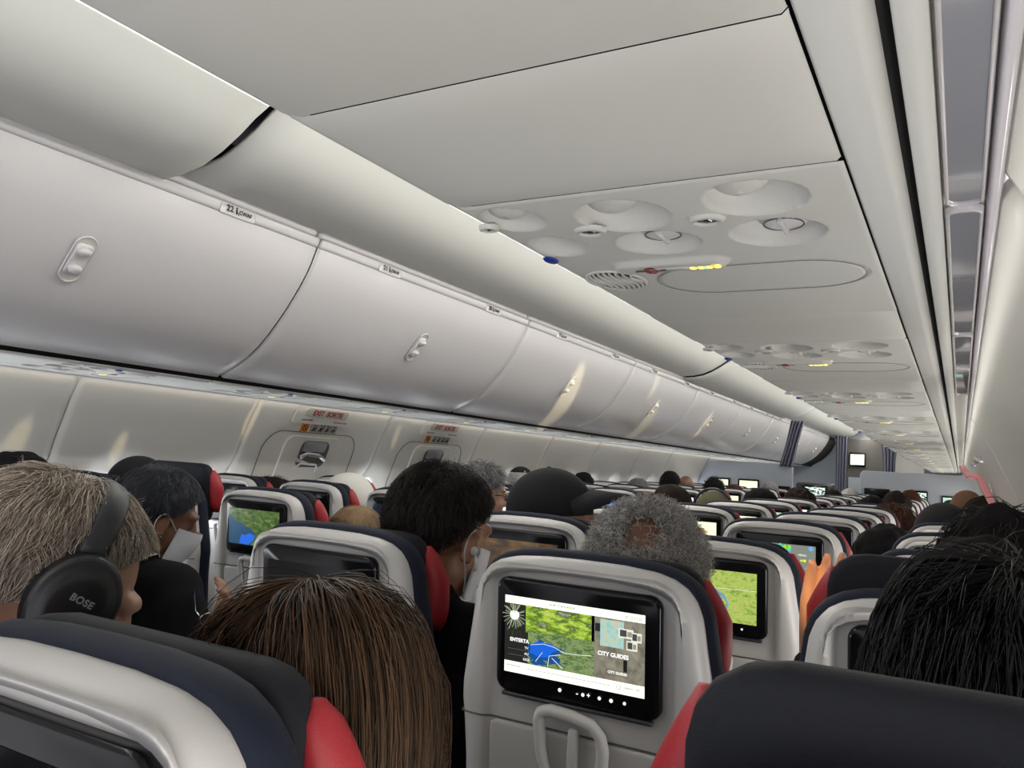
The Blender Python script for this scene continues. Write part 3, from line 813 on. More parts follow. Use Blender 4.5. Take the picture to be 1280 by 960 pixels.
def lines(seat, name, L, m, r=.0004, lift=.0007):
    du = part(SEATS[seat], 'display_unit'); mb = MB()
    for P in L: mb.tube([(-.106+.207*u, -.0043-lift+shear(1.068+.106*w), 1.068+.106*w) for u, w in P], r, 4)
    return mb.obj(name, m, du)
def stext(seat, name, body, u, w, size, m, **k):
    z = 1.068+.106*w
    return text(name, body, size, m, (-.106+.207*u, -.0052+shear(z), z), RT, part(SEATS[seat], 'display_unit'), ext=.0001, **k)
def screen_pic_sun():
    m = bpy.data.materials.new('screen_sunburst'); m.use_nodes = True; n = m.node_tree.nodes; l = m.node_tree.links; b = n['Principled BSDF']
    b.inputs['Base Color'].default_value = (.01, .01, .01, 1)
    tc = n.new('ShaderNodeTexCoord'); vm = n.new('ShaderNodeVectorMath'); vm.operation = 'DISTANCE'; vm.inputs[1].default_value = (.35, .78, 0)
    t = n.new('ShaderNodeTexNoise'); t.inputs['Scale'].default_value = 14; l.new(tc.outputs['UV'], t.inputs['Vector']); l.new(tc.outputs['UV'], vm.inputs[0])
    ma = n.new('ShaderNodeMath'); ma.operation = 'MULTIPLY_ADD'; ma.inputs[1].default_value = 1.5; l.new(t.outputs['Fac'], ma.inputs[0]); l.new(vm.outputs['Value'], ma.inputs[2])
    r = n.new('ShaderNodeValToRGB'); cr = r.color_ramp; cr.elements[0].position = .36; cr.elements[0].color = (.95, 1, .85, 1); cr.elements[1].position = .98; cr.elements[1].color = (.012, .012, .01, 1)
    e = cr.elements.new(.54); e.color = (.40, .50, .25, 1); e = cr.elements.new(.72); e.color = (.07, .09, .04, 1)
    l.new(ma.outputs[0], r.inputs['Fac']); l.new(r.outputs['Color'], b.inputs['Emission Color']); b.inputs['Emission Strength'].default_value = 1.1
    return m
wh = emis('screen_bar_white', (1, 1, .86), 1.25); ltxt = emis('screen_text_white', (1, 1, .95), 1.2); gtx = emis('screen_text_grey', (.16, .16, .13), .8)
E2 = ('E', 2)
patch(E2, 'header_bar', 0, .90, 1, 1, wh); patch(E2, 'footer_bar', 0, 0, 1, .145, wh)
patch(E2, 'entertainment_tile', 0, .145, .20, .90, screen_pic_sun())
patch(E2, 'food_tile', .16, .55, .64, .90, pic_mat('screen_food', [(.32, (.55, .55, .45)), (.42, (.06, .10, .02)), (.52, (.30, .50, .04)), (.60, (.62, .72, .14)), (.70, (.45, .20, .08)), (.80, (.7, .5, .3))], 4, 6, 1.0, .3), .0003)
patch(E2, 'map_tile', .18, .145, .66, .58, pic_mat('screen_coast_map', [(.3, (.02, .06, .05)), (.45, (.10, .19, .06)), (.55, (.30, .38, .13)), (.62, (.12, .2, .18)), (.72, (.62, .62, .34))], 9, 10, 1.0, 1.6, water=((.22, .40), .30, (.008, .085, .30), 4)), .0005)
patch(E2, 'city_guide_tile', .66, .145, 1, .90, pic_mat('screen_guide_page', [(.3, (.12, .11, .08)), (.5, (.28, .26, .20)), (.7, (.40, .37, .27))], 3, 4, .9, .3))
patch(E2, 'guide_map', .70, .55, .86, .88, pic_mat('screen_guide_map', [(.4, (.70, .66, .45)), (.5, (.45, .75, .68)), (.65, (.35, .65, .62))], 4, 2, .9), .0004)
for u, w, s_, a_ in ((.875, .74, .050, .3), (.945, .71, .034, -.2), (.915, .60, .036, .1)):
    ph_ = patch(E2, 'guide_photo', u-s_, w-.055, u+s_, w+.06, emis('photo_white', (.85, .85, .72), 1), .0006)
    patch(E2, 'photo_subject', u-s_*.8, w-.035, u+s_*.1, w+.045, emis('photo_dark', (.06, .07, .07), 1), .0008); patch(E2, 'photo_subject', u+s_*.2, w-.03, u+s_*.8, w+.03, emis('photo_mid', (.35, .30, .22), 1), .0008)
patch(E2, 'guide_camera', .665, .72, .70, .82, emis('photo_black', (.02, .02, .02), 1), .0006)
patch(E2, 'guide_pen', .86, .26, .885, .42, emis('screen_dark', (.01, .01, .01), 1), .0006)
rr_ = random.Random(3)
dots(E2, 'sunburst', [(.075, .76, .0075), (.075, .76, .0055)], emis('sunburst_white', (1, 1, .9), 1.3), .0004)
lines(E2, 'sun_rays', [[(.075, .76), (.075+.5*(.12+.08*rr_.random())*cos(t), .76+(.13+.12*rr_.random())*sin(t))] for t in [2*PI*i/26 for i in range(26)]], emis('sunray', (.6, .7, .45), 1.0), .0003, .0003)
stext(E2, 'header_text', 'AIR CANADA', .43, .952, .0052, gtx, spacing=1.3)
stext(E2, 'tile_title', 'CITY GUIDES', .79, .455, .0074, ltxt, bold=.0002)
stext(E2, 'tile_button_text', 'CITY GUIDES', .82, .245, .0046, ltxt, bold=.0001)
lines(E2, 'tile_button', [[(.74, .215), (.90, .215), (.90, .275), (.74, .275), (.74, .215)]], gtx)
stext(E2, 'tile_title', 'ENTERTA', .115, .43, .0070, ltxt, bold=.0002)
for q, w in enumerate((.345, .27, .195)): stext(E2, 'menu_entry', ('TV', 'AU', 'KIDS')[q], .17, w, .0048, ltxt)
lines(E2, 'menu_rule', [[(.03, .31), (.18, .31)], [(.03, .235), (.18, .235)]], gtx, .00025)
lines(E2, 'map_lines', [[(.20, .40), (.30, .44), (.38, .42), (.45, .37), (.55, .38), (.64, .40)], [(.24, .20), (.29, .33)], [(.33, .17), (.34, .30), (.42, .34)], [(.36, .28), (.44, .17)]], ltxt, .0003, .0009)
lines(E2, 'progress_line', [[(.17, .08), (.78, .08)]], gtx, .0003)
lines(E2, 'header_icons', [[(.88+.03*q+.008*cos(t), .945+.016*sin(t)) for t in [2*PI*i/10 for i in range(11)]] for q in range(4)], gtx, .0003)
lines(E2, 'footer_icon', [[(.83+.014*cos(t), .08+.028*sin(t)) for t in [2*PI*i/12 for i in range(13)]]], gtx, .0003)
stext(E2, 'footer_text', 'DESTINATION', .07, .09, .0034, gtx); stext(E2, 'footer_text', 'ARRIVAL TIME', .92, .085, .0034, gtx)
dots(E2, 'touch_buttons', [(.42, -.105, .0026), (.585, -.105, .0024), (.70, -.105, .0024), (.78, -.105, .0026), (.87, -.105, .0022)], ltxt)
stext(E2, 'volume_marks', '-', .545, -.10, .010, ltxt, bold=.0002); stext(E2, 'volume_marks', '+', .625, -.10, .009, ltxt, bold=.0002)
E3 = ('E', 3)
lines(E3, 'map_river', [[(.46, .76), (.54, .70), (.60, .60), (.68, .50), (.72, .36), (.70, .24)], [(.22, .64), (.35, .58), (.50, .54), (.60, .50), (.67, .46)], [(.30, .44), (.45, .42), (.58, .48), (.65, .38)]], emis('screen_river', (.14, .32, .62), 1.0), .0024, .0007)
lines(E3, 'map_river_banks', [[(.42, .70), (.53, .50), (.56, .28)], [(0, .62), (1, .66)]], ltxt, .0003)
dots(E3, 'touch_buttons', [(.36, -.105, .0018), (.40, -.105, .0022), (.45, -.105, .0016), (.60, -.105, .0024), (.73, -.105, .0024), (.86, -.105, .0022)], ltxt)
C2 = ('C', 2)
bay = emis('screen_bay', (.01, .07, .16), .9); bay2 = emis('screen_bay_bright', (.01, .14, .75), 1.0)
def blob(seat, name, P, m, lift):
    du = part(SEATS[seat], 'display_unit'); f = [tuple(range(len(P)))]
    v = [(-.106+.207*u, -.0043-lift+shear(1.068+.106*w), 1.068+.106*w) for u, w in P]
    n = len(v); v += [(a, b+.0002, c) for a, b, c in v]
    return mesh_obj(name, v, [tuple(range(n)), tuple(range(n, 2*n))[::-1]]+[(i, i+n, (i+1) % n+n, (i+1) % n) for i in range(n)], m, du, smooth=False)
blob(C2, 'map_sea', [(.0, .0), (.42, .0), (.50, .12), (.55, .30), (.48, .42), (.40, .50), (.33, .52), (.28, .60), (.12, .62), (.06, .78), (0, .80)], bay, .0004)
blob(C2, 'map_bay', [(.22, .02), (.40, .0), (.50, .14), (.53, .28), (.42, .33), (.33, .26), (.26, .28), (.24, .15)], bay2, .0007)
blob(E2, 'map_bay', [(.20, .30), (.27, .26), (.33, .28), (.37, .36), (.42, .40), (.34, .46), (.24, .45), (.20, .40)], bay2, .0008)
E4 = ('E', 4)
gc = {'g': (.25, .75, .02), 't': (.05, .65, .60), 'p': (.45, .05, .75), 'o': (.85, .35, .08), 'm': (.75, .1, .6)}
for key, L in {'g': [(.42, .90), (.48, .90), (.60, .93), (.66, .93), (.62, .84), (.50, .84), (.90, .27), (.90, .12), (.56, .90)], 't': [(.54, .96), (.36, .92), (.66, .86), (.90, .40), (.42, .82), (.60, .75)], 'p': [(.66, .75), (.78, .27), (.30, .85)], 'o': [(.78, .40), (.36, .80)], 'm': [(.78, .12), (.68, .68)]}.items():
    big_ = [(u, w, .0062 if u > .74 else .0052) for u, w in L]
    dots(E4, 'game_bubbles', big_, emis('bubble_'+key, gc[key], 1.1))
dots(E4, 'game_score', [(.86, .60, .004), (.82, .60, .003)], emis('score_yellow', (.8, .9, .05), 1.1)); stext(E4, 'game_text', 'MENU', .83, .74, .008, ltxt)
dots(E4, 'game_corner_icon', [(.94, .93, .007)], emis('corner_blue', (.15, .45, .8), 1))
E5 = ('E', 5)
dots(E5, 'globe', [(.76, .40, .013)], pic_mat('globe_image', [(.4, (.05, .2, .4)), (.55, (.2, .45, .6)), (.7, (.8, .9, .95))], 12, 3, .9)); patch(E5, 'page_header', .42, .80, .95, .93, ltxt); patch(E5, 'page_footer', .80, .02, .95, .10, ltxt)
C4 = ('C', 4)
patch(C4, 'red_entry', .12, .14, .55, .24, emis('entry_red', (.8, .08, .08), 1)); lines(C4, 'page_rules', [[(.1, .6), (.7, .6)], [(.1, .45), (.7, .45)], [(.1, .32), (.7, .32)]], gtx, .0012)
patch(('C', 6), 'landscape', 0, 0, 1, .42, pic_mat('screen_fields', [(.3, (.08, .2, .05)), (.6, (.4, .5, .15))], 6, 3, .9))
patch(('D', 5), 'page_picture', .62, .55, .78, .78, emis('page_orange', (.75, .32, .04), .9)); patch(('D', 5), 'page_picture', .80, .05, .92, .2, emis('page_gold', (.6, .4, .04), .9))
patch(('D', 6), 'page_banner', .35, .02, .50, .10, emis('banner_plum', (.3, .02, .12), .8)); patch(('D', 6), 'page_banner', .56, .02, .70, .08, M['off'])

# ------------------------------------------------------------------ people
def head_parts(mb, H, ears=True):
    """skull, face, jaw, nose, lips, ears in head space, moved by H"""
    t = MB()
    t.ell((0, -.015, .035), (.075, .096, .088)); t.ell((0, .028, -.015), (.062, .066, .080)); t.ell((0, .045, -.075), (.042, .040, .032)); t.ell((0, .0, -.045), (.058, .060, .050))
    t.caps([(0, .088, .028, .008), (0, .108, -.012, .011), (0, .112, -.020, .013)]); t.ell((.012, .100, -.022), (.009, .010, .008)); t.ell((-.012, .100, -.022), (.009, .010, .008))
    t.caps([(-.045, .070, .036, .011), (-.015, .086, .038, .011), (.015, .086, .038, .011), (.045, .070, .036, .011)])
    for q in (-1, 1):
        t.ell((q*.031, .074, .016), (.016, .014, .010)); t.ell((q*.036, .052, -.022), (.020, .024, .022))
        if ears:
            t.ell((q*.079, -.006, -.004), (.006, .016, .026)); pts = [(q*(.084+.004*cos(a)), -.008+.017*sin(a), -.002+.029*cos(a), .0045) for a in [PI*i/7*1.35-.3 for i in range(8)]]
            t.caps(pts, 8)
            t.ell((q*.078, .004, -.024), (.007, .008, .010))
    t.caps([(-.022, .088, -.048, .006), (0, .097, -.047, .008), (.022, .088, -.048, .006)]); t.caps([(-.018, .088, -.058, .007), (0, .094, -.060, .008), (.018, .088, -.058, .007)])
    t.xf(H); mb.add(t.v, t.f)

def hand_parts(mb, wrist, dirv, palmn, spread=.35, curl=.5, side=1):
    """palm, four fingers and a thumb; dirv = wrist-to-knuckles, palmn = palm normal"""
    d = Vector(dirv).normalized(); n = Vector(palmn); n = (n-d*n.dot(d)).normalized(); w = d.cross(n)*side; W = Vector(wrist)
    for q in (-1.4, -.5, .5, 1.4):
        a = W+w*(q*.012); b = W+d*.088+w*(q*.021)
        mb.caps([(*a, .015), (*((a+b)/2+n*-.002), .014), (*b, .011)])
    for q, L in zip((-1.5, -.5, .5, 1.5), (.060, .074, .080, .070)):
        p = W+d*.088+w*(q*.0195); dd = (d+w*q*.07*spread).normalized(); pts = [(*p, .0105)]; cur = p; ang = 0
        for s_, r in ((.45, .0086), (.30, .0080), (.25, .0068)):
            ang += curl*.55; v = dd*cos(ang)+n*sin(ang); cur = cur+v*(L*s_); pts.append((*cur, r))
        mb.caps(pts)
    p = W+d*.022+w*.022; pts = [(*p, .014)]; v = (d*.6+w*.8+n*.3).normalized(); p = p+v*.042; pts.append((*p, .011)); v = (d*.9+w*.35+n*.25).normalized(); p = p+v*.030; pts.append((*p, .0095)); p = p+v*.022; pts.append((*p, .008))
    mb.caps(pts)

def arm_pts(q, sh, el, wr):
    return [(*sh, .050), (*((Vector(sh)+Vector(el))/2), .044), (*el, .037), (*((Vector(el)*.6+Vector(wr)*.4)), .034), (*wr, .024)]
def person_meshes(H=None, lean=0, arms=None, voxel=.009, cvox=.012, top=1.30, ears=True, build=1.0):
    """seated figure: crown at z=top above (0,0); returns body, jacket, trousers meshes. H: head matrix"""
    H0 = Matrix.Translation((0, 0, top-.123)); Hm = H0 @ (H or Matrix.Identity(4))
    dz = top-1.30
    arms = arms or {}
    A = {}
    for q in (-1, 1):
        A[q] = arms.get(q) or ((q*.185*build, -.01, .985+dz), (q*.215*build, .02, .72+dz), (q*.10, .24, .66+dz), (0-q*.2, 1, 0), (0, 0, -1), .6)
    b = MB(); head_parts(b, Hm, ears)
    nb = Hm @ Vector((0, -.022, -.055)); b.caps([(*nb, .052), (0, -.012+lean*.3, 1.075+dz, .052), (0, -.005, 1.02+dz, .062)])
    tor = [[(-.15*build, .0, .995+dz, .058), (.15*build, .0, .995+dz, .058)], [(-.10, .005, .90+dz, .095), (.10, .005, .90+dz, .095)], [(-.08, .01, .78+dz, .095), (.08, .01, .78+dz, .095)], [(-.09, .01, .62, .10), (.09, .01, .62, .10)], [(0, 0, 1.03+dz, .06), (0, .01, .9+dz, .1), (0, .01, .62, .1)]]
    legs = [[(q*.10, .02, .585, .080), (q*.13, .40, .59, .062), (q*.13, .42, .55, .055), (q*.12, .38, .30, .050), (q*.12, .36, .10, .036)] for q in (-1, 1)]
    for t in tor: b.caps(t)
    for l in legs: b.caps(l)
    for q in (-1, 1): b.caps([(q*.12, .34, .05, .042), (q*.13, .50, .04, .032)])
    for q in (-1, 1):
        sh, el, wr, dv, pn, cu = A[q]; b.caps(arm_pts(q, sh, el, wr)); hand_parts(b, wr, dv, pn, curl=cu, side=-q)
    body = remeshed(b, voxel, 3, 'person_body')
    j = MB(); g = .013
    for t in tor: j.caps([(x, y, z, r+g) for x, y, z, r in t])
    j.caps([(0, -.010, 1.085+dz, .058), (0, -.005, 1.03+dz, .078)])
    for q in (-1, 1):
        sh, el, wr, dv, pn, cu = A[q]; P = arm_pts(q, sh, el, wr); P[-1] = (*(Vector(wr)*.92+Vector(el)*.08), .028); j.caps([(x, y, z, r+g) for x, y, z, r in P])
    jk = remeshed(j, cvox, 3, 'jacket')
    t = MB()
    for l in legs: t.caps([(x, y, z, r+.012) for x, y, z, r in l])
    t.caps([(-.09, .01, .60, .108), (.09, .01, .60, .108)])
    tr = remeshed(t, .016, 3, 'trousers')
    return body, jk, tr, Hm

HC = Vector((0, -.012, .033)); HRAD = Vector((.077, .099, .090))
def hairline(d, style):
    az = abs(math.degrees(math.atan2(d[0], d[1])))       # 0 = face, 180 = nape
    if style == 'long': pts = [(0, .55), (30, .50), (50, .35), (75, .05), (100, -.6), (180, -1.0)]
    elif style == 'low': pts = [(0, .60), (35, .52), (60, .25), (80, -.15), (105, -.45), (140, -.80), (180, -.85)]
    elif style == 'high': pts = [(0, .72), (35, .66), (58, .50), (72, .25), (88, .02), (100, -.25), (125, -.62), (180, -.72)]
    else: pts = [(0, .62), (35, .55), (60, .30), (78, -.05), (92, -.10), (100, -.28), (125, -.62), (180, -.72)]
    for (a0, e0), (a1, e1) in zip(pts[:-1], pts[1:]):
        if az <= a1: return e0+(e1-e0)*(az-a0)/(a1-a0)
    return pts[-1][1]
def hair_cap(th=.010, style='short', rough=0, seed=0, bald=None, freq=30, rad3=None):
    """closed cap over the skull in head space"""
    from mathutils import noise
    mb = MB(); nu, nv = 64, 40; v = []; f = []; Rr = rad3 or HRAD
    for j in range(nv+1):
        ph = -PI/2+PI*j/nv
        for i in range(nu):
            t = 2*PI*i/nu; d = Vector((cos(ph)*cos(t), cos(ph)*sin(t), sin(ph)))
            m = smooth(-.03, .10, d[2]-hairline(d, style))
            if bald: m *= smooth(bald[1]*.8, bald[1], (d-Vector(bald[0])).length)
            rr = m*(th+rough*noise.noise(d*freq/10+Vector((seed, 0, 0)))) - (1-m)*.022
            p = HC+Vector((d[0]*Rr[0], d[1]*Rr[1], d[2]*Rr[2]))+d*rr
            v.append(tuple(p))
    for j in range(nv):
        for i in range(nu): f.append((j*nu+i, j*nu+(i+1) % nu, (j+1)*nu+(i+1) % nu, (j+1)*nu+i))
    mb.add(v, f); return mb

def strands_mesh(name, paths, r0, r1, m, parent, H=None):
    """paths: (S, K, 3) array -> three-sided tapering hairs in one mesh"""
    Sn, K, _ = paths.shape
    T = np.gradient(paths, axis=1); T /= np.linalg.norm(T, axis=2, keepdims=True)+1e-9
    ref = np.where(np.abs(T[..., 2:3]) > .9, np.array([1., 0, 0]), np.array([0, 0, 1.]))
    U = np.cross(T, ref); U /= np.linalg.norm(U, axis=2, keepdims=True)+1e-9; Vv = np.cross(T, U)
    rr = (r0+(r1-r0)*np.linspace(0, 1, K))[None, :, None]
    V = np.stack([paths+rr*(U*cos(a)+Vv*sin(a)) for a in (0, 2*PI/3, 4*PI/3)], axis=2)     # S,K,3,3
    if H is not None:
        A = np.array(H); V = V @ A[:3, :3].T+A[:3, 3]
    V = V.reshape(-1, 3)
    base = (np.arange(Sn)[:, None, None]*K+np.arange(K-1)[None, :, None])*3
    k = np.arange(3)[None, None, :]; k2 = (k+1) % 3
    F = np.stack([base+k, base+k2, base+3+k2, base+3+k], axis=-1).reshape(-1, 4)
    me = bpy.data.meshes.new(name); me.vertices.add(len(V)); me.vertices.foreach_set('co', V.astype(np.float32).ravel())
    me.loops.add(F.size); me.loops.foreach_set('vertex_index', F.astype(np.int32).ravel())
    me.polygons.add(len(F)); me.polygons.foreach_set('loop_start', np.arange(0, F.size, 4, dtype=np.int32)); me.polygons.foreach_set('loop_total', np.full(len(F), 4, dtype=np.int32))
    me.update(calc_edges=True); me.shade_smooth(); me.materials.append(m)
    return link(bpy.data.objects.new(name, me), parent)

def grow(nS, K, L, style='short', flow='down', lift=.012, curl=0, curlf=0, bald=None, seed=1, jitter=.3, grav=0, cone=None, clump=0, hl=None):
    g = np.random.default_rng(seed); hc = np.array(HC); hr = np.array(HRAD)
    d = g.normal(size=(nS*4, 3)); d /= np.linalg.norm(d, axis=1, keepdims=True)
    keep = np.array([q[2]-hairline(q, style) > (0.02) for q in d])
    if bald is not None: keep &= (np.linalg.norm(d-np.array(bald[0]), axis=1) > bald[1]) | (g.random(len(d)) < .03)
    d = d[keep][:nS]; n = len(d); p = hc+d*(hr+.002); P = [p.copy()]
    whorl = np.array([0.1, -.45, .89]); whorl /= np.linalg.norm(whorl)
    step = L/(K-1)*(g.uniform(.7, 1.15, size=(n, 1)))
    ph = g.uniform(0, 2*PI, size=(n, 1)); jit = g.normal(size=(n, 3))*jitter
    if clump:
        cid = g.integers(0, clump, size=n)
        cd = g.normal(size=(clump, 3)); cd /= np.linalg.norm(cd, axis=1, keepdims=True)
        cid = np.argmax(d @ cd.T, axis=1); jit = g.normal(size=(clump, 3))[cid]*jitter+g.normal(size=(n, 3))*jitter*.25; ph = g.uniform(0, 2*PI, size=(clump, 1))[cid]+g.normal(size=(n, 1))*.3
    target = lift*g.uniform(.3, 1.0, size=(n, 1))
    for k in range(1, K):
        rel = (p-hc)/hr; rl = np.linalg.norm(rel, axis=1, keepdims=True); nrm = rel/rl/hr; nrm /= np.linalg.norm(nrm, axis=1, keepdims=True)
        if flow == 'radial': v = nrm*1.0+jit
        else:
            away = rel/rl-whorl; dn = np.array([0, 0, -1.])
            if flow == 'down': v = away*.6+dn*.8
            elif flow == 'fwd': v = away*.4+np.array([.1, .9, -.1])
            else: v = away*.5+dn*.3
            v = v+jit; v = v-nrm*np.sum(v*nrm, axis=1, keepdims=True)*(.9)
        if curl:
            u1 = np.cross(v, nrm+1e-3); u1 /= np.linalg.norm(u1, axis=1, keepdims=True)+1e-9; u2 = np.cross(v, u1); u2 /= np.linalg.norm(u2, axis=1, keepdims=True)+1e-9
            a = ph+curlf*k; v = v/np.linalg.norm(v, axis=1, keepdims=True)+curl*(u1*np.cos(a)+u2*np.sin(a))
        if grav: v = v/np.linalg.norm(v, axis=1, keepdims=True)+np.array([0, 0, -grav*k/K])
        v /= np.linalg.norm(v, axis=1, keepdims=True)+1e-9
        if style != 'long' and flow != 'radial':
            dd = (p+v*step-hc)/hr; dd /= np.linalg.norm(dd, axis=1, keepdims=True)
            az_ = np.abs(np.degrees(np.arctan2(dd[:, 0], dd[:, 1]))); el_ = np.interp(az_, [0, 35, 60, 78, 92, 100, 125, 180], [.62, .55, .30, -.05, -.10, -.28, -.62, -.72] if style == 'short' else [.72, .66, .48, .15, .0, -.25, -.62, -.72] if style == 'high' else [.6, .52, .3, -.15, -.3, -.42, -.75, -.85])
            alive = (dd[:, 2] > el_-.05)[:, None]
        elif style == 'long':
            dd = (p+v*step-hc)/hr; az_ = np.abs(np.degrees(np.arctan2(dd[:, 0], dd[:, 1])))
            alive = ~((az_ < 62) & (dd[:, 2] < .45) & (np.abs(dd[:, 0]) < .8))[:, None]
            v = v+np.sign(p[:, 0:1])*np.array([[.5, -.1, 0]])*(~alive); alive = np.ones_like(alive)
        else: alive = np.ones((n, 1), bool)
        p = p+v*step*np.where(alive, 1, .06)
        rel = (p-hc); q = rel/(hr+target*min(1, k/3)+.001); rl = np.linalg.norm(q, axis=1, keepdims=True)
        below = (p[:, 2:3] < hc[2]-.02)
        if flow != 'radial':
            inside = rl < 1
            p = np.where(inside, hc+rel/rl, p)
            # above the ears stay near the surface
            far = (rl > 1.0+lift*2.0) & (~below if grav else np.ones_like(below))
            p = np.where(far, hc+rel/rl*(1.0+lift*2.0), p)
        P.append(p.copy())
    return np.stack(P, axis=1)

BODY, JACK, TROU, HM0 = person_meshes()
ROT = lambda yaw=0, pitch=0, roll=0: (Matrix.Translation((0, -.03, -.09)) @ Matrix.Rotation(rad(yaw), 4, 'Z') @ Matrix.Rotation(rad(pitch), 4, 'X') @ Matrix.Rotation(rad(roll), 4, 'Y') @ Matrix.Translation((0, .03, .09)))
BODY2, JACK2, TROU2, HM2 = person_meshes(ROT(-28, -8, 6))
CAPM = {}
def cap_mat(k):
    if k not in CAPM:
        m = HR[k].copy(); m.name = 'scalp_'+k; b = m.node_tree.nodes['Principled BSDF']; b.inputs['Roughness'].default_value = .85; b.inputs['Specular IOR Level'].default_value = .1; CAPM[k] = m
        r = [q for q in m.node_tree.nodes if q.type == 'VALTORGB'][0]; g_ = [q for q in m.node_tree.nodes if q.type == 'NEW_GEOMETRY'][0]
        t = m.node_tree.nodes.new('ShaderNodeTexNoise'); t.inputs['Scale'].default_value = 90; tc = m.node_tree.nodes.new('ShaderNodeTexCoord'); m.node_tree.links.new(tc.outputs['Object'], t.inputs['Vector'])
        ma = m.node_tree.nodes.new('ShaderNodeMath'); ma.operation = 'MULTIPLY'; ma.inputs[1].default_value = .8; m.node_tree.links.new(t.outputs['Fac'], ma.inputs[0]); m.node_tree.links.new(ma.outputs[0], r.inputs['Fac'])
    return CAPM[k]
def person(x, y, ztop, label, skin='tan', hair='dark', cloth='black', style='short', th=.010, rough=.006, variant=0, strands=None, meshes=None, group='passengers in the rows ahead', hat=None, bald=None, legs='navy', hair2=None, seed=None):
    r = empty('person', (x, y, 0))
    body, jk, tr, Hm = meshes or ((BODY, JACK, TROU, HM0) if variant == 0 else (BODY2, JACK2, TROU2, HM2))
    if meshes is None: r.scale = (1, 1, ztop/1.30)
    from_mesh('body', body, SK[skin], r); from_mesh('jacket', jk, CL[cloth], r); from_mesh('trousers', tr, CL[legs], r)
    if hair:
        mb = hair_cap(th, style, rough, seed=seed if seed is not None else x*10+y, bald=bald); mb.xf(Hm)
        h = mb.obj('hair', cap_mat(hair2 or hair), r)
        for st in (strands or []):
            kw = dict(st); r0 = kw.pop('r0', .0006); r1 = kw.pop('r1', .0003); mname = kw.pop('m', hair)
            strands_mesh('hair_strands', grow(**kw), r0, r1, HR[mname], h, Hm)
    tag(r, label, 'person', group)
    return r, Hm

def cap_hat(r, Hm, m, brim=True, th=.014, low=-.15, name='cap', owner='passenger'):
    mb = MB(); R = []; n = 48
    for k in range(14):
        ph = asin_ = PI/2*(1-k/13)*1.0+math.asin(max(-.9, low))*(k/13)
        R.append([tuple(HC+Vector(((HRAD[0]+th)*cos(ph)*cos(t), (HRAD[1]+th)*cos(ph)*sin(t), (HRAD[2]+th)*sin(ph)))) for t in [2*PI*i/n for i in range(n)]])
    R.append([tuple(HC+Vector(((HRAD[0]+th-.008)*cos(ph)*cos(t), (HRAD[1]+th-.008)*cos(ph)*sin(t), (HRAD[2]+th)*sin(ph)))) for t in [2*PI*i/n for i in range(n)]])
    mb.rings(R, True, False).xf(Hm); o = mb.obj(name, m, r)
    if brim:
        b = MB(); top = []; bot = []
        for i in range(21):
            a = -rad(62)+rad(124)*i/20
            top.append((sin(a)*(HRAD[0]+th), HC[1]+cos(a)*(HRAD[1]+th)-.006, .082-.030*(a/rad(62))**2)); bot.append((sin(a)*(HRAD[0]+th+.006), HC[1]+cos(a)*(HRAD[1]+th)+.095*cos(a*1.35), .066-.045*(a/rad(62))**2))
        v = top+bot; v = v+[(x, y, z-.004) for x, y, z in v]; f = [(i, i+1, 21+i+1, 21+i) for i in range(20)]+[(42+i, 63+i, 64+i, 43+i) for i in range(20)]+[(21+i, 22+i, 64+i, 63+i) for i in range(20)]+[(i, 42+i, 43+i, i+1) for i in range(20)]
        b.add(v, f); b.xf(Hm); b.obj('cap_brim', m, o)
        MB().ell(tuple(HC+Vector((0, 0, HRAD[2]+th))), (.006, .006, .003)).xf(Hm).obj('cap_button', m, o)
    return o
def mask_on(r, Hm, m=None):
    """face mask shell with two ear loops"""
    mb = MB(); n = 12; g = []
    for j in range(9):
        z = .002-.095*j/8
        for i in range(n+1):
            a = rad(-72)+rad(144)*i/n; rr = 1+.20*max(0, cos(a))**2*sin(PI*min(1, (j+2.2)/9.5))
            g.append((sin(a)*.066*(1-.10*(j/8)), .012+cos(a)*(.099-.008*(j/8))*rr+.004, z))
    v = g+[(x*.97, y-.003, z) for x, y, z in g]; N = n+1; K = len(g)
    f = [(j*N+i, j*N+i+1, (j+1)*N+i+1, (j+1)*N+i) for j in range(8) for i in range(n)]; f += [tuple(K+q for q in t[::-1]) for t in f[:]]
    mb.add(v, f); mb.xf(Hm); o = mb.obj('face_mask', m or M['mask'], r)
    for q in (-1, 1):
        pts = [(q*.064, .040, -.006), (q*.078, .016, .012), (q*.090, -.008, .030), (q*.092, -.026, .015), (q*.088, -.024, -.015), (q*.078, .010, -.055), (q*.060, .034, -.080)]
        for _ in range(2):
            q_ = [pts[0]]
            for a_, b_ in zip(pts[:-1], pts[1:]): a_, b_ = Vector(a_), Vector(b_); q_ += [a_*.75+b_*.25, a_*.25+b_*.75]
            pts = q_+[pts[-1]]
        MB().tube(pts, .0013, 6).xf(Hm).obj('ear_loop', m or M['mask'], o)
    return o

# ---- passengers seen from close by
def special(x, y, ztop, H, label, arms=None, voxel=.006, **k):
    ms = person_meshes(H, arms=arms, voxel=voxel, top=ztop)
    return person(x, y, ztop, label, meshes=ms, **k)
G = 'passengers in the rows ahead'
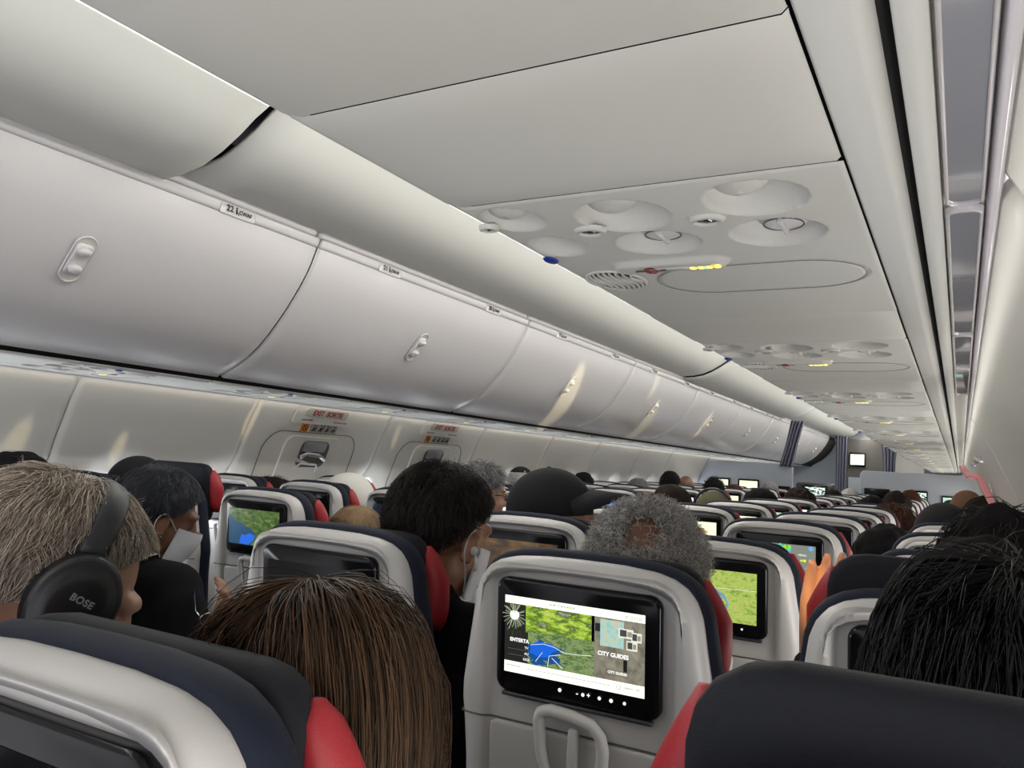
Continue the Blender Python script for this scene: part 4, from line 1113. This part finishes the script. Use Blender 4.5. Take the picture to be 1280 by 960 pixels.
# man with over-ear headphones
Hh = ROT(-20, -30, 4)
p1, Hm = special(.482, .490, 1.337, Hh, 'person with tousled grey-blond hair bowed under black headphones, near left', voxel=.0045, skin='fair', hair='greyblonde', cloth='navy', style='high', th=.006, rough=.006, group=G, hair2='greyblonde',
    strands=[dict(nS=11000, K=8, L=.046, style='high', flow='down', lift=.016, curl=.30, curlf=.7, jitter=.30, clump=190, seed=3, r0=.00055, r1=.0003), dict(nS=500, K=7, L=.026, style='high', flow='radial', lift=.03, curl=.5, curlf=.8, jitter=.7, seed=4, r0=.00035, r1=.0002)])
def headphones(x, y, Hm):
    hp = empty('headphones', (x, y, 0))
    for q in (-1, 1):
        mb = MB(); c = Vector((q*.088, .006, .020))
        R = []
        for dx, s in ((-.010, .80), (-.006, 1.0), (.006, 1.04), (.012, 1.0), (.020, .98), (.0215, .93), (.0225, .92), (.0225, .84), (.027, .80), (.030, .55), (.031, .1)):
            R.append([tuple(c+Vector((q*dx, .042*s*cos(t), .050*s*sin(t)))) for t in [2*PI*i/40 for i in range(40)]])
        cup = mb.rings(R).xf(Hm).obj('ear_cup', M['hpblack'], hp)
        MB().rings([[tuple(c+Vector((q*dx, .0415*cos(t), .0495*sin(t)))) for t in [2*PI*i/40 for i in range(40)]] for dx in (.0165, .0185)]).xf(Hm).obj('cup_ring', M['hpgrey'], cup)
        # yoke up to the band
        mb = MB(); R = []
        for k in range(8):
            t = k/7; z = .030+t*.055; xx = q*(.098-.014*t-.012*t*t); w = .024-.006*t
            R.append([(xx+q*.006*cos(a), -.006+w*sin(a), z) for a in [2*PI*i/16 for i in range(16)]])
        mb.rings(R).xf(Hm).obj('yoke', M['hpblack'], hp)
        if q == 1:
            m4 = Hm @ Matrix.Translation((.088+.0312, .006, .028)) @ Matrix.Rotation(rad(90), 4, 'Z') @ Matrix.Rotation(rad(90), 4, 'X')
            o = text('cup_lettering', 'BOSE', .0095, M['logo'], (0, 0, 0), (0, 0, 0), cup, ext=.0001, bold=.0003, spacing=1.1); o.matrix_local = m4
    mb = MB(); R = []
    for k in range(29):
        a = -rad(72)+rad(144)*k/28; w = .0115+.004*cos(a); ctr = Vector((sin(a)*.094, -.006, .034+cos(a)*.102)); n = Vector((sin(a), 0, cos(a)))
        R.append([tuple(ctr+n*(.005*cos(b))+Vector((0, w*sin(b), 0))) for b in [2*PI*i/14 for i in range(14)]])
    mb.rings(R).xf(Hm).obj('headband', M['hpgrey'], hp)
    P = [(.098, .020, -.05), (.100, .032, -.075), (.092, .040, -.10), (.088, .040, -.15), (.06, .08, -.30)]
    mb = MB().tube(P, .0014, 6); mb.xf(Hm).obj('cable', M['dkplastic'], hp)
    return hp
hp = headphones(.482, .490, Hm)
tag(hp, 'black over-ear headphones on the grey-blond passenger near the left edge', 'headphones')

# woman with long straight brown hair
Hw = ROT(10, -16, -12)
p2, Hm = special(.950, .505, 1.262, Hw, 'person with long straight brown hair, head tilted, just ahead beside the red seat wing', voxel=.006, skin='fair', hair='brown', cloth='grey', style='long', th=.005, rough=.002, group=G,
    strands=[dict(nS=15000, K=16, L=.34, style='long', flow='down', lift=.020, grav=1.6, jitter=.10, clump=300, seed=8, r0=.0008, r1=.0004), dict(nS=700, K=12, L=.22, style='long', flow='down', lift=.030, grav=1.0, jitter=.25, seed=9, r0=.0004, r1=.0002)])
# big dark braided head in front of the camera
Hb = ROT(6, -8, 0)
p3, Hm = special(1.425, .775, 1.300, Hb, 'person with thick black braided hair filling the right edge', voxel=.007, skin='dark', hair='black', cloth='black', style='long', th=.010, rough=.008, group=G,
    strands=[dict(nS=620, K=16, L=.34, style='long', flow='down', lift=.036, grav=1.7, jitter=.14, seed=12, r0=.0040, r1=.0026), dict(nS=7000, K=12, L=.22, style='long', flow='down', lift=.040, grav=1.3, jitter=.16, curl=.3, curlf=1.1, seed=13, r0=.0007, r1=.0004)])
# man with mask, tall dark hair
Hd = ROT(-10, -14, 4)
p4, Hm = special(.540, 1.205, 1.350, Hd, 'person with short dark hair, white mask, earbud and black jacket', voxel=.005, skin='tan', hair='dark', cloth='black', style='high', th=.006, rough=.004, group=G,
    strands=[dict(style='high', nS=6500, K=7, L=.040, flow='down', lift=.017, jitter=.32, clump=300, seed=21, r0=.0006, r1=.0003), dict(nS=500, K=5, L=.022, flow='radial', jitter=.5, seed=22, r0=.0004, r1=.0002)])
mask_on(p4, Hm)
eb = MB().ell((.087, .002, -.008), (.008, .007, .008)).tube([(.090, .004, -.010), (.093, .010, -.030), (.092, .012, -.040)], .003, 8).xf(Hm).obj('earbud', M['white']); eb.location = p4.location
tag(eb, 'white earbud in the ear of the dark-haired masked passenger', 'earbud')
# older man with a cloud of grey curls
Hc = ROT(0, -10, 0)
p5, Hm = special(.948, 1.215, 1.304, Hc, 'person with a round cloud of grey curls, thin at the back, behind the home-page screen', voxel=.006, skin='brown', hair='grey', cloth='grey', th=.006, rough=.006, group=G, bald=((.22, -.85, .47), .42), hair2='saltpepper',
    strands=[dict(nS=7500, K=9, L=.042, flow='radial', curl=1.5, curlf=1.0, jitter=.45, seed=31, bald=((.22, -.85, .47), .36), r0=.0005, r1=.0003), dict(nS=2500, K=10, L=.036, flow='down', lift=.02, curl=1.2, curlf=1.0, jitter=.4, seed=32, bald=((.22, -.85, .47), .36), r0=.0005, r1=.0003)])
# masked man across the aisle, head bowed, holding spectacles
Hx = ROT(-22, -20, 6)
arms = {1: ((.185, -.01, .962), (.30, .02, .74), (.345, -.05, .905), (.25, .2, .7), (-.5, -.5, 0), .9)}
p6, Hm = special(-.475, 1.375, 1.300, Hx, 'person with blue-black hair and white mask, bowed in a black coat across the aisle', arms=arms, voxel=.006, skin='brown', hair='blueblack', cloth='black', th=.006, rough=.004, group=G,
    strands=[dict(nS=5500, K=8, L=.060, flow='down', lift=.018, jitter=.25, clump=160, seed=41, r0=.0007, r1=.0003)])
mask_on(p6, Hm)
MB().rings([[( (.060+s)*cos(t), -.012+(.062+s)*sin(t), z) for t in [2*PI*i/28 for i in range(28)]] for s, z in ((.004, 1.035), (.006, 1.075), (.002, 1.078), (.0, 1.03))]).obj('shirt_collar', M['white'], p6)
g = empty('eyeglasses', (-.105, 1.345, .955))
for q in (-1, 1):
    MB().tube([(q*.032+.024*cos(t), 0, .018*sin(t)) for t in [2*PI*i/24 for i in range(24)]], .0013, 6, True).obj('rim', M['chrome'], g)
    MB().tube([(q*.058, 0, .006), (q*.066, .02, .006), (q*.062, .12, .002), (q*.058, .14, -.014)], .0014, 6).obj('temple', M['chrome'], g)
MB().tube([(-.010, 0, .004), (0, -.003, .007), (.010, 0, .004)], .0014, 6).obj('bridge', M['chrome'], g)
g.rotation_euler = (rad(20), rad(10), rad(60))
tag(g, 'thin metal eyeglasses held by the masked passenger across the aisle', 'eyeglasses')
# passenger in a black baseball cap
Hk = ROT(-64, 4, 0)
p7, Hm = special(.432, 1.925, 1.335, Hk, 'person in a black baseball cap, its peak to the right', voxel=.007, skin='tan', hair='dark', cloth='black', th=.006, group=G)
cap_hat(p7, Hm, M['beanie'], th=.016)
# blonde ponytail leaning into the aisle
Ht = ROT(20, -10, 10)
p8, Hm = special(-.290, 1.985, 1.192, Ht, 'small person with a blonde ponytail leaning into the aisle', voxel=.008, skin='fair', hair='blonde', cloth='grey', style='low', th=.010, rough=.003, group=G,
    strands=[dict(nS=2600, K=9, L=.10, style='low', flow='back', lift=.014, jitter=.08, clump=120, seed=51, r0=.0009, r1=.0005)])
gP = np.random.default_rng(5); n_ = 500; t_ = np.linspace(0, 1, 10)[None, :, None]; o_ = gP.normal(size=(n_, 1, 3))*np.array([.012, .008, .010])
base_ = np.array([0, -.105, .045])+o_*.35; dirp = np.array([-.01, -.055, -.10])+gP.normal(size=(n_, 1, 3))*.010
strands_mesh('ponytail', base_+dirp*t_+np.array([0, -.02, -.03])*t_**2+o_*np.sin(t_*PI), .0011, .0006, HR['blonde'], p8, Hm)
MB().tube([(.013*cos(t), -.112, .040+.013*sin(t)) for t in [2*PI*i/16 for i in range(16)]], .004, 8, True).xf(Hm).obj('hair_tie', M['beanie'], p8)
# grey wavy hair with glasses
Hg = ROT(-30, -6, 0)
p9, Hm = special(-.405, 2.93, 1.335, Hg, 'person with tousled grey hair and dark glasses beyond the tall dark-haired head', voxel=.008, skin='fair', hair='saltpepper', cloth='grey', th=.012, rough=.012, group=G,
    strands=[dict(nS=1500, K=8, L=.055, flow='down', lift=.03, curl=.7, curlf=.9, jitter=.5, seed=61, r0=.0010, r1=.0005), dict(nS=250, K=7, L=.05, flow='radial', curl=.5, curlf=.8, jitter=.7, seed=62, r0=.0007, r1=.0004)], hair2='saltpepper')
MB().tube([(.030+.024*cos(t), .102, .012+.018*sin(t)) for t in [2*PI*i/16 for i in range(16)]], .002, 6, True).tube([(-.030+.024*cos(t), .102, .012+.018*sin(t)) for t in [2*PI*i/16 for i in range(16)]], .002, 6, True).tube([(.055, .098, .016), (.078, .03, .014), (.082, -.01, .008)], .002, 6).xf(Hm).obj('spectacles', M['dkplastic'], p9)
# passenger behind the raised headrest, hand lifted into the added warm spot
arms = {-1: ((-.185, -.01, .960), (-.235, .06, .80), (-.215, .115, 1.085), (.10, -.05, 1), (.35, -1, .1), .28)}
p10, Hm = special(1.400, 1.262, 1.285, ROT(0, -12, 0), 'person behind the raised headrest at right, left hand lifted into warm light', arms=arms, voxel=.0035, skin='fair', hair='black', cloth='black', style='long', th=.018, rough=.008, group=G)
# ---- everyone farther off
def P(x, y, z, label, **k): return person(x, y, z, label, **k)
P(-.898, 1.290, 1.293, 'person with dark hair at the left edge, beyond the headphones wearer', hair='black', cloth='black', th=.018, rough=.010, strands=[dict(nS=900, K=6, L=.04, flow='down', lift=.02, jitter=.4, seed=71, r0=.0009, r1=.0005)])
r, Hm = P(-1.332, 1.990, 1.285, 'person in a round black knit hat by the left sidewall', hair='black', cloth='navy'); cap_hat(r, Hm, M['beanie'], brim=False, th=.018, low=-.3, name='knit_hat')
P(-1.383, 2.690, 1.225, 'person with short dark hair low in the left window seat', hair='dark', cloth='grey', th=.014, rough=.008, variant=1, strands=[dict(nS=700, K=6, L=.035, flow='down', lift=.02, jitter=.5, seed=72, r0=.001, r1=.0005)])
r, Hm = P(-.936, 2.690, 1.262, 'person in a white cloth cap under the nearer exit', hair='dark', cloth='white', variant=1, skin='fair'); cap_hat(r, Hm, M['white'], brim=False, th=.018, low=-.25, name='cloth_cap')
r, Hm = P(-1.202, 4.780, 1.322, 'person with grey hair under a small black cap by the left wall', hair='grey', cloth='grey', skin='fair')
cap_hat(r, Hm, M['beanie'], brim=False, th=.013, low=.62, name='skullcap')
P(-1.385, 5.470, 1.297, 'bald tan-headed person by the left wall, just past the black skullcap', hair=None, skin='tan', cloth='brown')
P(-1.362, 6.170, 1.300, 'person with black hair far along the left wall', hair='black', cloth='black', th=.014)
P(-.883, 6.170, 1.278, 'person with brown-grey hair beyond the curly grey head', hair='saltpepper', cloth='grey', th=.014, strands=[dict(nS=400, K=6, L=.05, flow='down', lift=.02, jitter=.2, seed=73, r0=.0016, r1=.0009)])
P(-.847, 6.870, 1.352, 'tall person with black hair standing out over the left rows', hair='black', cloth='black', th=.014)
P(-.914, 7.560, 1.326, 'bald reddish-headed person left of the far divider', hair=None, skin='brown', cloth='maroon')
P(.303, 3.350, 1.290, 'person with dark hair and a headband, right of centre in the fifth row', hair='dark', cloth='black', th=.016)
r, Hm = P(.299, 4.047, 1.262, 'person in an olive cap under dark headphones', hair='dark', cloth='black'); cap_hat(r, Hm, M['olive'], brim=False, th=.014, low=-.1, name='olive_cap')
MB().tube([(sin(a)*.100, -.03, .035+cos(a)*.112) for a in [-1.5+3*i/20 for i in range(21)]], .007, 8).ell((.098, -.01, -.005), (.018, .03, .035)).ell((-.098, -.01, -.005), (.018, .03, .035)).xf(Hm).obj('headset', M['dkplastic'], r)
P(-.458, 6.870, 1.318, 'person with spiky black hair below the left divider', hair='black', cloth='black', th=.010, strands=[dict(nS=300, K=4, L=.03, flow='radial', jitter=.4, seed=74, r0=.002, r1=.0006)])
P(-.456, 7.560, 1.263, 'person with red-brown hair in front of the left divider', hair='redbrown', cloth='maroon', th=.014)
P(.352, 4.737, 1.284, 'person with black hair in a blue collar, seventh row right of the aisle', hair='black', cloth='blue', th=.016, variant=1)
r, Hm = P(-.411, 8.954, 1.300, 'person in a ribbed grey knit hat before the left divider', hair='dark', cloth='grey'); cap_hat(r, Hm, M['knit'], brim=False, th=.016, low=-.2, name='knit_hat')
P(.480, 5.440, 1.288, 'person with wide dark brown hair in the middle of the cabin', hair='redbrown', cloth='brown', th=.020, rough=.012, hair2='dark', strands=[dict(nS=500, K=6, L=.05, flow='down', lift=.03, jitter=.3, seed=75, r0=.0015, r1=.001)])
P(.410, 7.530, 1.277, 'person with black hair just left of the right divider', hair='black', cloth='black', th=.012)
P(.462, 8.222, 1.287, 'person with grey hair beside the right divider', hair='grey', cloth='grey', skin='fair', th=.012)
P(.901, 5.440, 1.271, 'person with dark hair right of centre, eighth row', hair='black', cloth='navy', th=.014)
P(1.040, 4.745, 1.250, 'person with long curly brown hair spilling over the seat side', hair='redbrown', cloth='brown', style='long', th=.014, variant=1, strands=[dict(nS=900, K=10, L=.26, style='long', flow='down', lift=.04, grav=1.5, curl=.9, curlf=1.2, jitter=.3, seed=76, r0=.0016, r1=.001)])
P(.995, 6.140, 1.298, 'person with wide dark brown hair under the right divider', hair='dark', cloth='black', th=.018, rough=.01)
P(.976, 8.222, 1.307, 'person with brown hair near the right divider screen', hair='redbrown', cloth='brown', th=.014)
r, Hm = P(1.410, 5.440, 1.337, 'person in a tan hat by the right sidewall', hair='redbrown', cloth='brown'); cap_hat(r, Hm, M['tanhat'], brim=False, th=.014, low=-.2, name='tan_hat')
P(1.455, 4.745, 1.318, 'person with brown hair by the right sidewall, before the tan hat', hair='redbrown', cloth='brown', th=.016, variant=1, hair2='dark')
r, Hm = P(1.324, 3.350, 1.283, 'person in a domed black knit hat in the fifth right window row', hair='black', cloth='black'); cap_hat(r, Hm, M['beanie'], brim=False, th=.022, low=-.3, name='knit_hat')
P(1.175, 2.800, 1.217, 'person with a low mass of black hair between two right seats', hair='black', cloth='black', style='long', th=.020, rough=.01)
P(1.448, 1.960, 1.308, 'person with wavy black hair by the right edge, behind the braids', hair='black', cloth='black', style='long', th=.022, rough=.012, strands=[dict(nS=1200, K=10, L=.20, style='long', flow='down', lift=.04, grav=1.3, curl=.5, curlf=.9, jitter=.3, seed=77, r0=.0012, r1=.0006)])

# ------------------------------------------------------------------ dividers, curtains, front cabin
def divider(x0, x1, ztop, rl, rr, side):
    P_ = [(x0, 0.02), (x1, .02)]
    def corner(cx, cz, r, a0, a1): return [(cx+r*cos(a), cz+r*sin(a)) for a in [a0+(a1-a0)*i/6 for i in range(7)]]
    P_ += corner(x1-rr, ztop-rr, rr, 0, PI/2)+corner(x0+rl, ztop-rl, rl, PI/2, PI)
    mb = MB()
    def off_(s): return [((x-(x0+x1)/2)*s+(x0+x1)/2, (z-.8)*s+.8) for x, z in P_]
    mb.rings([[(x, y, z) for x, z in off_(s)] for s, y in ((.992, BK), (1, BK+.006), (1, BK+.03), (.992, BK+.036))])
    return mb.obj('cabin_divider', M['bulk'], smooth=False)
d1 = divider(-1.56, -.400, 1.535, .02, .06, 'left'); tag(d1, 'blue-grey cabin divider with a rounded corner, left of the aisle', 'divider', 'cabin dividers')
d2 = divider(.350, 1.56, 1.500, .06, .02, 'right'); tag(d2, 'grey cabin divider with a rounded corner, right of the aisle', 'divider', 'cabin dividers')
def monitor(x, y, z, w, h, m, label, tilt=0):
    e = empty('wall_monitor', (x, y, z))
    o = rrect(w, h, .012, 4)
    MB().rings([[(a*s, yy, c*s) for a, c in o] for s, yy in ((.98, .0), (1, -.004), (1, -.016), (.96, -.020))]).obj('monitor_case', M['bezel'], e)
    v = [(-w*.42, -.0206, -h*.36), (w*.42, -.0206, -h*.36), (w*.42, -.0206, h*.38), (-w*.42, -.0206, h*.38)]; v += [(a, b+.0004, c) for a, b, c in v]
    mesh_obj('monitor_screen', v, [(0, 1, 2, 3), (4, 7, 6, 5), (0, 4, 5, 1), (1, 5, 6, 2), (2, 6, 7, 3), (3, 7, 4, 0)], m, e, smooth=False, uv=[(0, 0), (1, 0), (1, 1), (0, 1)]*2)
    tag(e, label, 'monitor', 'monitors on the cabin dividers'); return e
monitor(-1.28, BK, 1.235, .26, .17, S['cream'], 'lit monitor on the left divider nearest the sidewall')
monitor(-.92, BK, 1.235, .26, .17, S['cream'], 'half-hidden lit monitor on the middle of the left divider')
monitor(-.50, BK, 1.16, .15, .20, S['off'] if 'off' in S else M['off'], 'dark monitor at the aisle end of the left divider')
monitor(.535, BK, 1.215, .27, .17, M['off'], 'dark monitor at the aisle end of the right divider')
monitor(.97, BK, 1.21, .17, .19, S['movie'], 'bright monitor in the middle of the right divider')
monitor(1.29, BK, 1.19, .20, .15, S['greenish'], 'small lit monitor on the right divider by the sidewall')
def curtain(x0, x1, y, z0, z1, label, gather=.0, nf=5, lean=0):
    mb = MB(); n = 40; m = 16; v = []
    for j in range(m+1):
        t = j/m; z = z1+(z0-z1)*t; s = 1-gather*sin(PI*min(1, t*1.1))
        for i in range(n+1):
            u = i/n; x = (x0+x1)/2+(u-.5)*(x1-x0)*s+lean*t
            v.append((x, y+.022*sin(u*nf*2*PI+t*1.2)+.006*sin(u*17), z))
    f = [(j*(n+1)+i, j*(n+1)+i+1, (j+1)*(n+1)+i+1, (j+1)*(n+1)+i) for j in range(m) for i in range(n)]
    o = mesh_obj('curtain', v, f, M['curtain']); so = o.modifiers.new('s', 'SOLIDIFY'); so.thickness = .004
    return tag(o, label, 'curtain', 'cabin curtains')
curtain(-.43, -.27, BK-.03, 1.50, 2.06, 'grey-blue curtain hanging over the aisle end of the left divider', .1, 4, -.13)
c2 = curtain(-.42, -.24, 14.1, .1, 2.1, 'blue-grey curtain left of the galley opening', .15, 4)
c3 = curtain(.26, .52, 14.0, 1.0, 2.06, 'gathered blue-grey curtain right of the galley opening', .35, 4)
# galley block and front wall
w = MB().box((0, END+.03, 1.17), (3.4, .06, 2.4)).obj('wall_front', M['bulk'], smooth=False); w['kind'] = 'structure'
gl = empty('galley_unit', (.0, 14.9, 0))
MB().box((-.02, .12, 1.05), (.62, .30, 2.10), .02).obj('galley_body', M['seam'], gl)
MB().box((-.02, -.04, .55), (.56, .03, 1.02), .008).obj('lower_door', M['dkplastic'], gl)
MB().box((-.02, -.04, 1.28), (.56, .03, .32), .008).obj('middle_door', M['bulk'], gl)
MB().box((.30, -.06, 1.05), (.05, .12, 2.10), .012).obj('side_post', M['panel'], gl)
tag(gl, 'dark galley unit seen through the aisle opening at the front', 'galley unit')
e = monitor(-.16, 14.84, 1.74, .26, .24, S['white'], 'bright monitor high on the galley at the front of the aisle')
bx = MB().box((.66, 14.4, 1.04), (.44, .4, 2.06), .03).obj('front_closet', M['wall']); tag(bx, 'grey closet beyond the right divider', 'closet')
# front cabin seats
FS = empty('wide_seat')
MB().box((0, .06, 1.06), (.50, .12, .52), .05).obj('seat_back', M['dkplastic'], FS); MB().box((0, .30, .45), (.52, .50, .14), .04).obj('seat_cushion', M['navy'], FS)
for q in (-1, 1): MB().box((q*.29, .28, .60), (.08, .50, .06), .02).obj('armrest', M['dkplastic'], FS)
mb = MB().box((0, .40, .19), (.40, .30, .38), .02).obj('seat_base', M['dkplastic'], FS)
fm = MB().rings([[(a, yy, c+1.19) for a, c in rrect(.33, .20, .02)] for yy in (.002, -.012)]).obj('seat_monitor', M['bezel'], FS)
v = [(-.13, -.0126, 1.13), (.13, -.0126, 1.13), (.13, -.0126, 1.26), (-.13, -.0126, 1.26)]; v += [(a, b+.0004, c) for a, b, c in v]
mesh_obj('seat_screen', v, [(0, 1, 2, 3), (4, 7, 6, 5), (0, 4, 5, 1), (1, 5, 6, 2), (2, 6, 7, 3), (3, 7, 4, 0)], S['movie'], fm, smooth=False, uv=[(0, 0), (1, 0), (1, 1), (0, 1)]*2)
for i, (x, y, lab) in enumerate(((-.31, 11.3, 'dark wide front-cabin seat with a lit screen, seen past the left divider'), (-.95, 11.3, 'dark wide front-cabin seat beside the lit one'), (.62, 12.2, 'dark wide front-cabin seat right of the aisle'), (1.18, 12.2, 'dark wide front-cabin seat by the right sidewall'), (-.45, 12.5, 'second dark wide front-cabin seat left of the aisle'))):
    o = FS if i == 0 else copy_tree(FS); o.location = (x, y, 0); tag(o, lab, 'airplane seat', 'wide seats in the front cabin')

# pink strap hanging from a hook on the right wall
hk = empty('coat_hook', (1.445, 4.05, 1.488))
MB().box((0, 0, 0), (.040, .055, .026), .008).obj('hook_plate', M['metal'], hk); MB().tube([(0, -.02, -.01), (-.02, -.024, -.03), (-.028, -.024, -.018)], .004, 8).obj('hook_arm', M['metal'], hk)
tag(hk, 'small grey coat hook high on the right sidewall', 'coat hook')
mb = MB(); path = [(1.385, 4.1, 1.455), (1.395, 4.08, 1.43), (1.41, 4.05, 1.415), (1.436, 4.03, 1.418), (1.452, 4.02, 1.40), (1.470, 4.01, 1.36), (1.488, 4.0, 1.32), (1.502, 4.0, 1.28), (1.515, 4.0, 1.22), (1.52, 4.0, 1.15)]
mb.tube(path, [.010, .012, .013, .013, .014, .014, .014, .014, .014, .012], 10)
mb.tube([(x-.008, y-.020, z+.006*sin(i*2)) for i, (x, y, z) in enumerate(path)], .007, 8)
st = mb.obj('pink_strap', M['pink']); tag(st, 'glossy pink strap hanging along the right sidewall under the hook', 'strap')
mb = MB().tube([(1.482, 3.95, 1.385), (1.495, 3.95, 1.35), (1.505, 3.95, 1.31), (1.515, 3.95, 1.25)], .003, 6); ch_ = mb.obj('silver_chain', M['chrome']); tag(ch_, 'thin silver chain beside the pink strap', 'chain')

# ------------------------------------------------------------------ light
def area(name, loc, rot, sx, sy, col, e, spread=180):
    L = bpy.data.lights.new(name, 'AREA'); L.shape = 'RECTANGLE'; L.size = sx; L.size_y = sy; L.color = col; L.energy = e; L.spread = rad(spread)
    o = bpy.data.objects.new(name, L); o.location = loc; o.rotation_euler = rot; COL.objects.link(o); return o
def spot(name, loc, tgt, e, col, ang, blend=.5, size=.02):
    L = bpy.data.lights.new(name, 'SPOT'); L.energy = e; L.color = col; L.spot_size = rad(ang); L.spot_blend = blend; L.shadow_soft_size = size
    o = bpy.data.objects.new(name, L); o.location = loc; o.rotation_euler = (Vector(tgt)-Vector(loc)).to_track_quat('-Z', 'Y').to_euler(); COL.objects.link(o); return o
# unseen strips added near the vault crest, each brightening the opposite side
for q in (-1, 1): area('vault_fill', (q*.15, 7.0, 2.190), (0, q*rad(84), 0), .03, 16.4, (1, .98, .92), 36)
# daylight coming in through the windows
for q in (-1, 1): area('window_daylight', (q*1.60, 6.5, 1.07), (0, q*rad(97), 0), .24, 14.0, (1, .95, .88) if q > 0 else (.90, .95, 1.0), 95 if q > 0 else 70)
area('aisle_fill', (0, 7.0, 2.262), (0, 0, 0), .10, 16.4, (1, .96, .92), 52)  # added fill from the vault crest, brightening bins and aisle
# warm spot added by the nearest reading light to brighten the lifted hand
spot('hand_spot', (1.184, .690, 1.550), (1.196, 1.385, 1.165), 42.0, (1, .60, .26), 8.5, .5)
# low sun through windows: streaks on the left wall and bins
SUN = (1, .86, .50)
for loc, tgt, e, a in (((1.50, 2.70, 1.22), (-.74, 4.42, 1.76), 300, 8), ((1.50, 4.05, 1.22), (-.78, 5.95, 1.72), 170, 7), ((1.50, 4.10, 1.22), (-.62, 5.6, 2.0), 120, 4), ((1.5, 6.3, 1.22), (-.7, 7.3, 1.80), 150, 6), ((1.50, 2.70, 1.30), (-1.455, 2.62, 1.49), 160, 3), ((1.50, 2.70, 1.30), (-1.53, 2.02, 1.31), 130, 2.4), ((1.50, 2.70, 1.28), (-1.53, 1.62, 1.30), 130, 3.4), ((1.50, 2.70, 1.30), (-1.47, 3.72, 1.47), 120, 2)):
    g_ = spot('sun_glint', loc, tgt, e*.9, SUN, a*1.5, .6, .01); g_.scale = (.30, 1.0, 1)
for q in (-1, 1): area('wall_wash_light', (q*1.379, 7.0, 1.574), (0, q*rad(-22), 0), .02, 16.0, (1, .95, .86), 3)
W = bpy.data.worlds.new('cabin_world'); sc.world = W; W.use_nodes = True
W.node_tree.nodes['Background'].inputs[0].default_value = (.92, .93, 1.0, 1); W.node_tree.nodes['Background'].inputs[1].default_value = 1.5

# ------------------------------------------------------------------ camera
yaw, pitch, roll, fpx = 0.51336, 0.09697, 0.05822, 1001.9
f_ = Vector((-sin(yaw)*cos(pitch), cos(yaw)*cos(pitch), sin(pitch))); r_ = Vector((cos(yaw), sin(yaw), 0)); u_ = r_.cross(f_)
r2 = r_*cos(roll)+u_*sin(roll); u2 = r_*-sin(roll)+u_*cos(roll)
cd = bpy.data.cameras.new('camera'); cd.sensor_width = 36; cd.lens = fpx*36/1280; cd.clip_start = .02; cd.clip_end = 100
cam = bpy.data.objects.new('camera', cd); COL.objects.link(cam)
cam.matrix_world = Matrix(((r2[0], u2[0], -f_[0], 1.377), (r2[1], u2[1], -f_[1], 0), (r2[2], u2[2], -f_[2], EYE), (0, 0, 0, 1)))
sc.camera = cam
sc.view_settings.view_transform = 'Standard'; sc.view_settings.look = 'None'; sc.view_settings.gamma = 1
sc.view_settings.use_curve_mapping = False; sc.view_settings.exposure = 0.0
